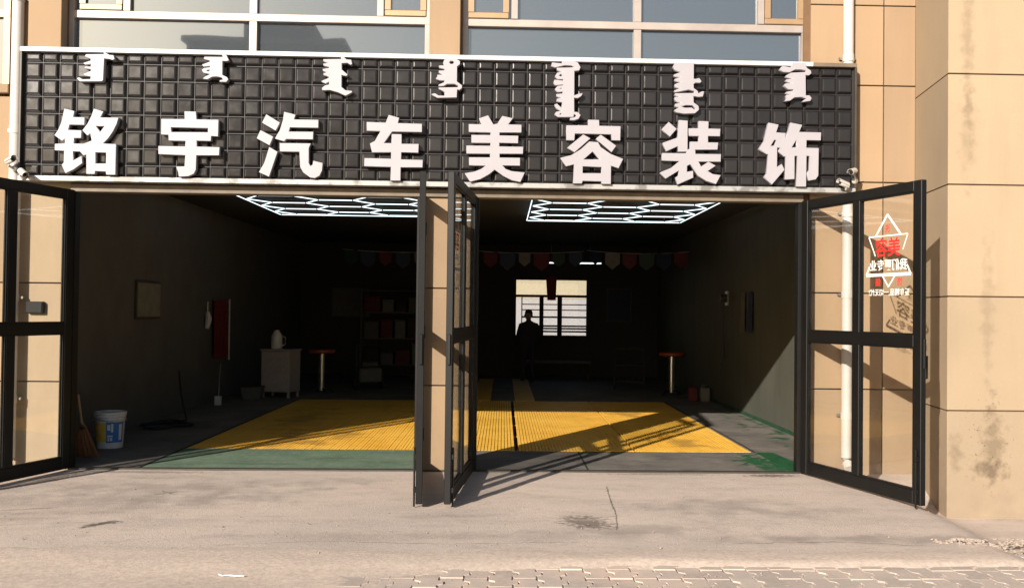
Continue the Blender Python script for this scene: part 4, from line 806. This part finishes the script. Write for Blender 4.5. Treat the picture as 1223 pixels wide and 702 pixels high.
# ---------------------------------------------------------------- yard behind the shop, seen through the back window
t = thing('yard_building', 'pale cream and white building seen through the back window', 'building', (1, 34, -.34))
m = MB(); m.box(-14, 14, 0, 6, 2.45, 7.5); m.build('upper_wall', 'cream_wall', t)
m = MB(); m.box(-13.98, 13.98, -.02, 6, 0, 2.44); m.build('lower_wall', 'white_wall', t)
m = MB(); m.box(-14.4, 14.4, -.5, 6.4, 7.5, 7.7); m.build('roof', 'roof_grey', t)
for x in (-9, -4.5, .3, 4.5, 9):
    m = MB(); m.box(x - .7, x + .7, -.03, .02, 4.2, 5.8); wn = m.build('window', 'alu_frame', t); m = MB(); m.box(x - .62, x + .62, -.045, -.031, 4.28, 5.72); m.build('pane', 'window_glass', wn)

# ---------------------------------------------------------------- dim equipment at the back of the garage
t = thing('storage_rack', 'dark steel storage rack loaded with cartons at the back of the left bay', 'rack', (-2.4, 13.55, 0))
for sx in (-1, 1):
    for sy in (-1, 1): m = MB(); m.box(sx * .85 - .02, sx * .85 + .02, sy * .22 - .02, sy * .22 + .02, 0, 2.0); m.build('post', 'box_grey', t)
for z in (.25, .85, 1.45, 1.95): m = MB(); m.box(-.86, .86, -.23, .23, z, z + .03); m.build('shelf', 'box_grey', t)
k_ = 0
for z in (.281, .881, 1.481):
    x = -.78
    while x < .6:
        w_ = random.uniform(.2, .38); h_ = random.uniform(.22, .46); c_ = ('carton', 'grey_board', 'flag_red', 'flag_white')[k_ % 4]; k_ += 1
        b_ = thing('storage_box', ('carton box', 'grey box', 'dark red box', 'pale box')[(k_ - 1) % 4] + ' on the storage rack, ' + {.281: 'bottom', .881: 'middle', 1.481: 'top'}[z] + ' shelf, ' + ('first', 'second', 'third', 'fourth', 'fifth')[min(4, int((x + .78) / .32))] + ' from the left', 'box', (-2.4 + x + w_ / 2, 13.5, z), 0, 'boxes on the storage rack')
        m = MB(); m.box(-w_ / 2, w_ / 2, -.16, .16, 0, h_, .006); m.build('carcass', c_, b_); m = MB(); m.box(-w_ / 2 - .004, w_ / 2 + .004, -.164, .164, h_ + .001, h_ + .03, .004); m.build('lid', c_, b_); x += w_ + .05
def tyre(loc, label):
    t = thing('car_tyre', label, 'tyre', loc, 0, 'stacked tyres at the back of the garage')
    m = MB(); m.lathe([(.19, .02), (.24, .0), (.29, .01), (.315, .04), (.315, .15), (.29, .18), (.24, .19), (.19, .17), (.18, .1), (.19, .02)], n=24); m.build('carcass', 'tyre', t, True)
    m = MB(); m.lathe([(.178, .03), (.182, .04), (.178, .15), (.15, .12), (.05, .10), (.0, .10)], n=24); m.build('rim', 'steel', t, True)
for k_, n_ in enumerate(('bottom', 'second', 'third', 'top')): tyre((-.98, 12.9, .191 * k_), n_ + ' tyre of the black stack at the back of the garage')
# pressure washer
t = thing('pressure_washer', 'dark wheeled pressure washer left of the orange stool', 'washer', (-2.55, 9.6, 0), RAD(20))
m = MB(); m.box(-.22, .22, -.17, .17, .14, .42, .03); m.build('housing', 'grey_board', t); m = MB(); m.tube([(-.15, .0, .48), (.15, .0, .48)], .09, 14); m.build('motor', 'box_grey', t, True)
for sx in (-1, 1): m = MB(); m.tube([(sx * .24, .08, .13), (sx * .29, .08, .13)], .13, 18); m.build('wheel', 'tyre', t, True)
m = MB(); m.tube([(-.2, .16, .3), (-.2, .26, .85), (.2, .26, .85), (.2, .16, .3)], .014, 8); m.build('push_handle', 'box_grey', t, True)
# posters and shelf on walls
for x, z, w_, h_, c_, lb in ((-3.6, 1.35, .9, .7, 'grey_board', 'dim grey poster on the back wall left of the storage rack'), (2.75, 1.3, .6, .8, 'flag_blue', 'dim blue poster on the back wall right of the window')):
    t = thing('wall_poster', lb, 'poster', (x, IY1 - .002, z)); m = MB(); m.box(-w_ / 2, w_ / 2, -.02, 0, 0, h_, .003); m.build('frame', 'box_grey', t); m = MB(); m.box(-w_ / 2 + .03, w_ / 2 - .03, -.024, -.021, .03, h_ - .03); m.build('print', c_, t)
t = thing('parts_trolley', 'dark three tier parts trolley near the right stool', 'trolley', (2.55, 10.4, 0), RAD(-8))
for z in (.12, .45, .78): m = MB(); m.box(-.3, .3, -.2, .2, z, z + .05, .006); m.build('tray', 'tyre', t)
for sx in (-1, 1):
    for sy in (-1, 1):
        m = MB(); m.box(sx * .29 - .012, sx * .29 + .012, sy * .19 - .012, sy * .19 + .012, .07, .9); m.build('post', 'tyre', t); m = MB(); m.tube([(sx * .29 - .012, sy * .19, .035), (sx * .29 + .012, sy * .19, .035)], .035, 12); m.build('castor', 'tyre', t, True)
# hanging towels on the right wall
for k_, (yy, c_, lb) in enumerate(((4.9, 'flag_blue', 'dark blue towel hanging on the right garage wall'), (5.35, 'grey_board', 'grey towel hanging on the right garage wall behind the blue one'))):
    m = MB(); n = 10; v = []
    for k in range(n + 1): v += [(IX1 - .03 - .012 * math.sin(k * 1.9), yy + .3 * k / n, 1.25), (IX1 - .02, yy + .02 + .26 * k / n, 1.85)]
    m.add(v, [(2 * k, 2 * k + 2, 2 * k + 3, 2 * k + 1) for k in range(n)]); m.build('hanging_towel', c_, smooth=True, label=lb, category='towel')
# ---------------------------------------------------------------- block of flats across the street, behind the viewer, mirrored in the upper windows
t = thing('apartment_block', 'grey apartment block across the street, mirrored in the upper left window', 'building', (-17.5, -62, -.34))
m = MB(); m.box(-5.5, 5.5, -12, 0, 0, 21); m.build('wall', 'facade_grey', t); m = MB(); m.box(-5.8, 5.8, -12.3, .3, 21, 21.4); m.build('roof', 'roof_grey', t); m = MB(); m.box(-2, 3, -8, -2, 21.4, 23.4); m.build('roof_house', 'facade_grey', t)
wm = MB(); wm.box(-.8, .8, 0, .06, 0, 1.5); wm = wm.mesh('window', 'window_glass')
for r_ in range(7):
    for c_ in range(5): link('window', wm, t, (-4.2 + 2.1 * c_, .0, 1.0 + 2.9 * r_))
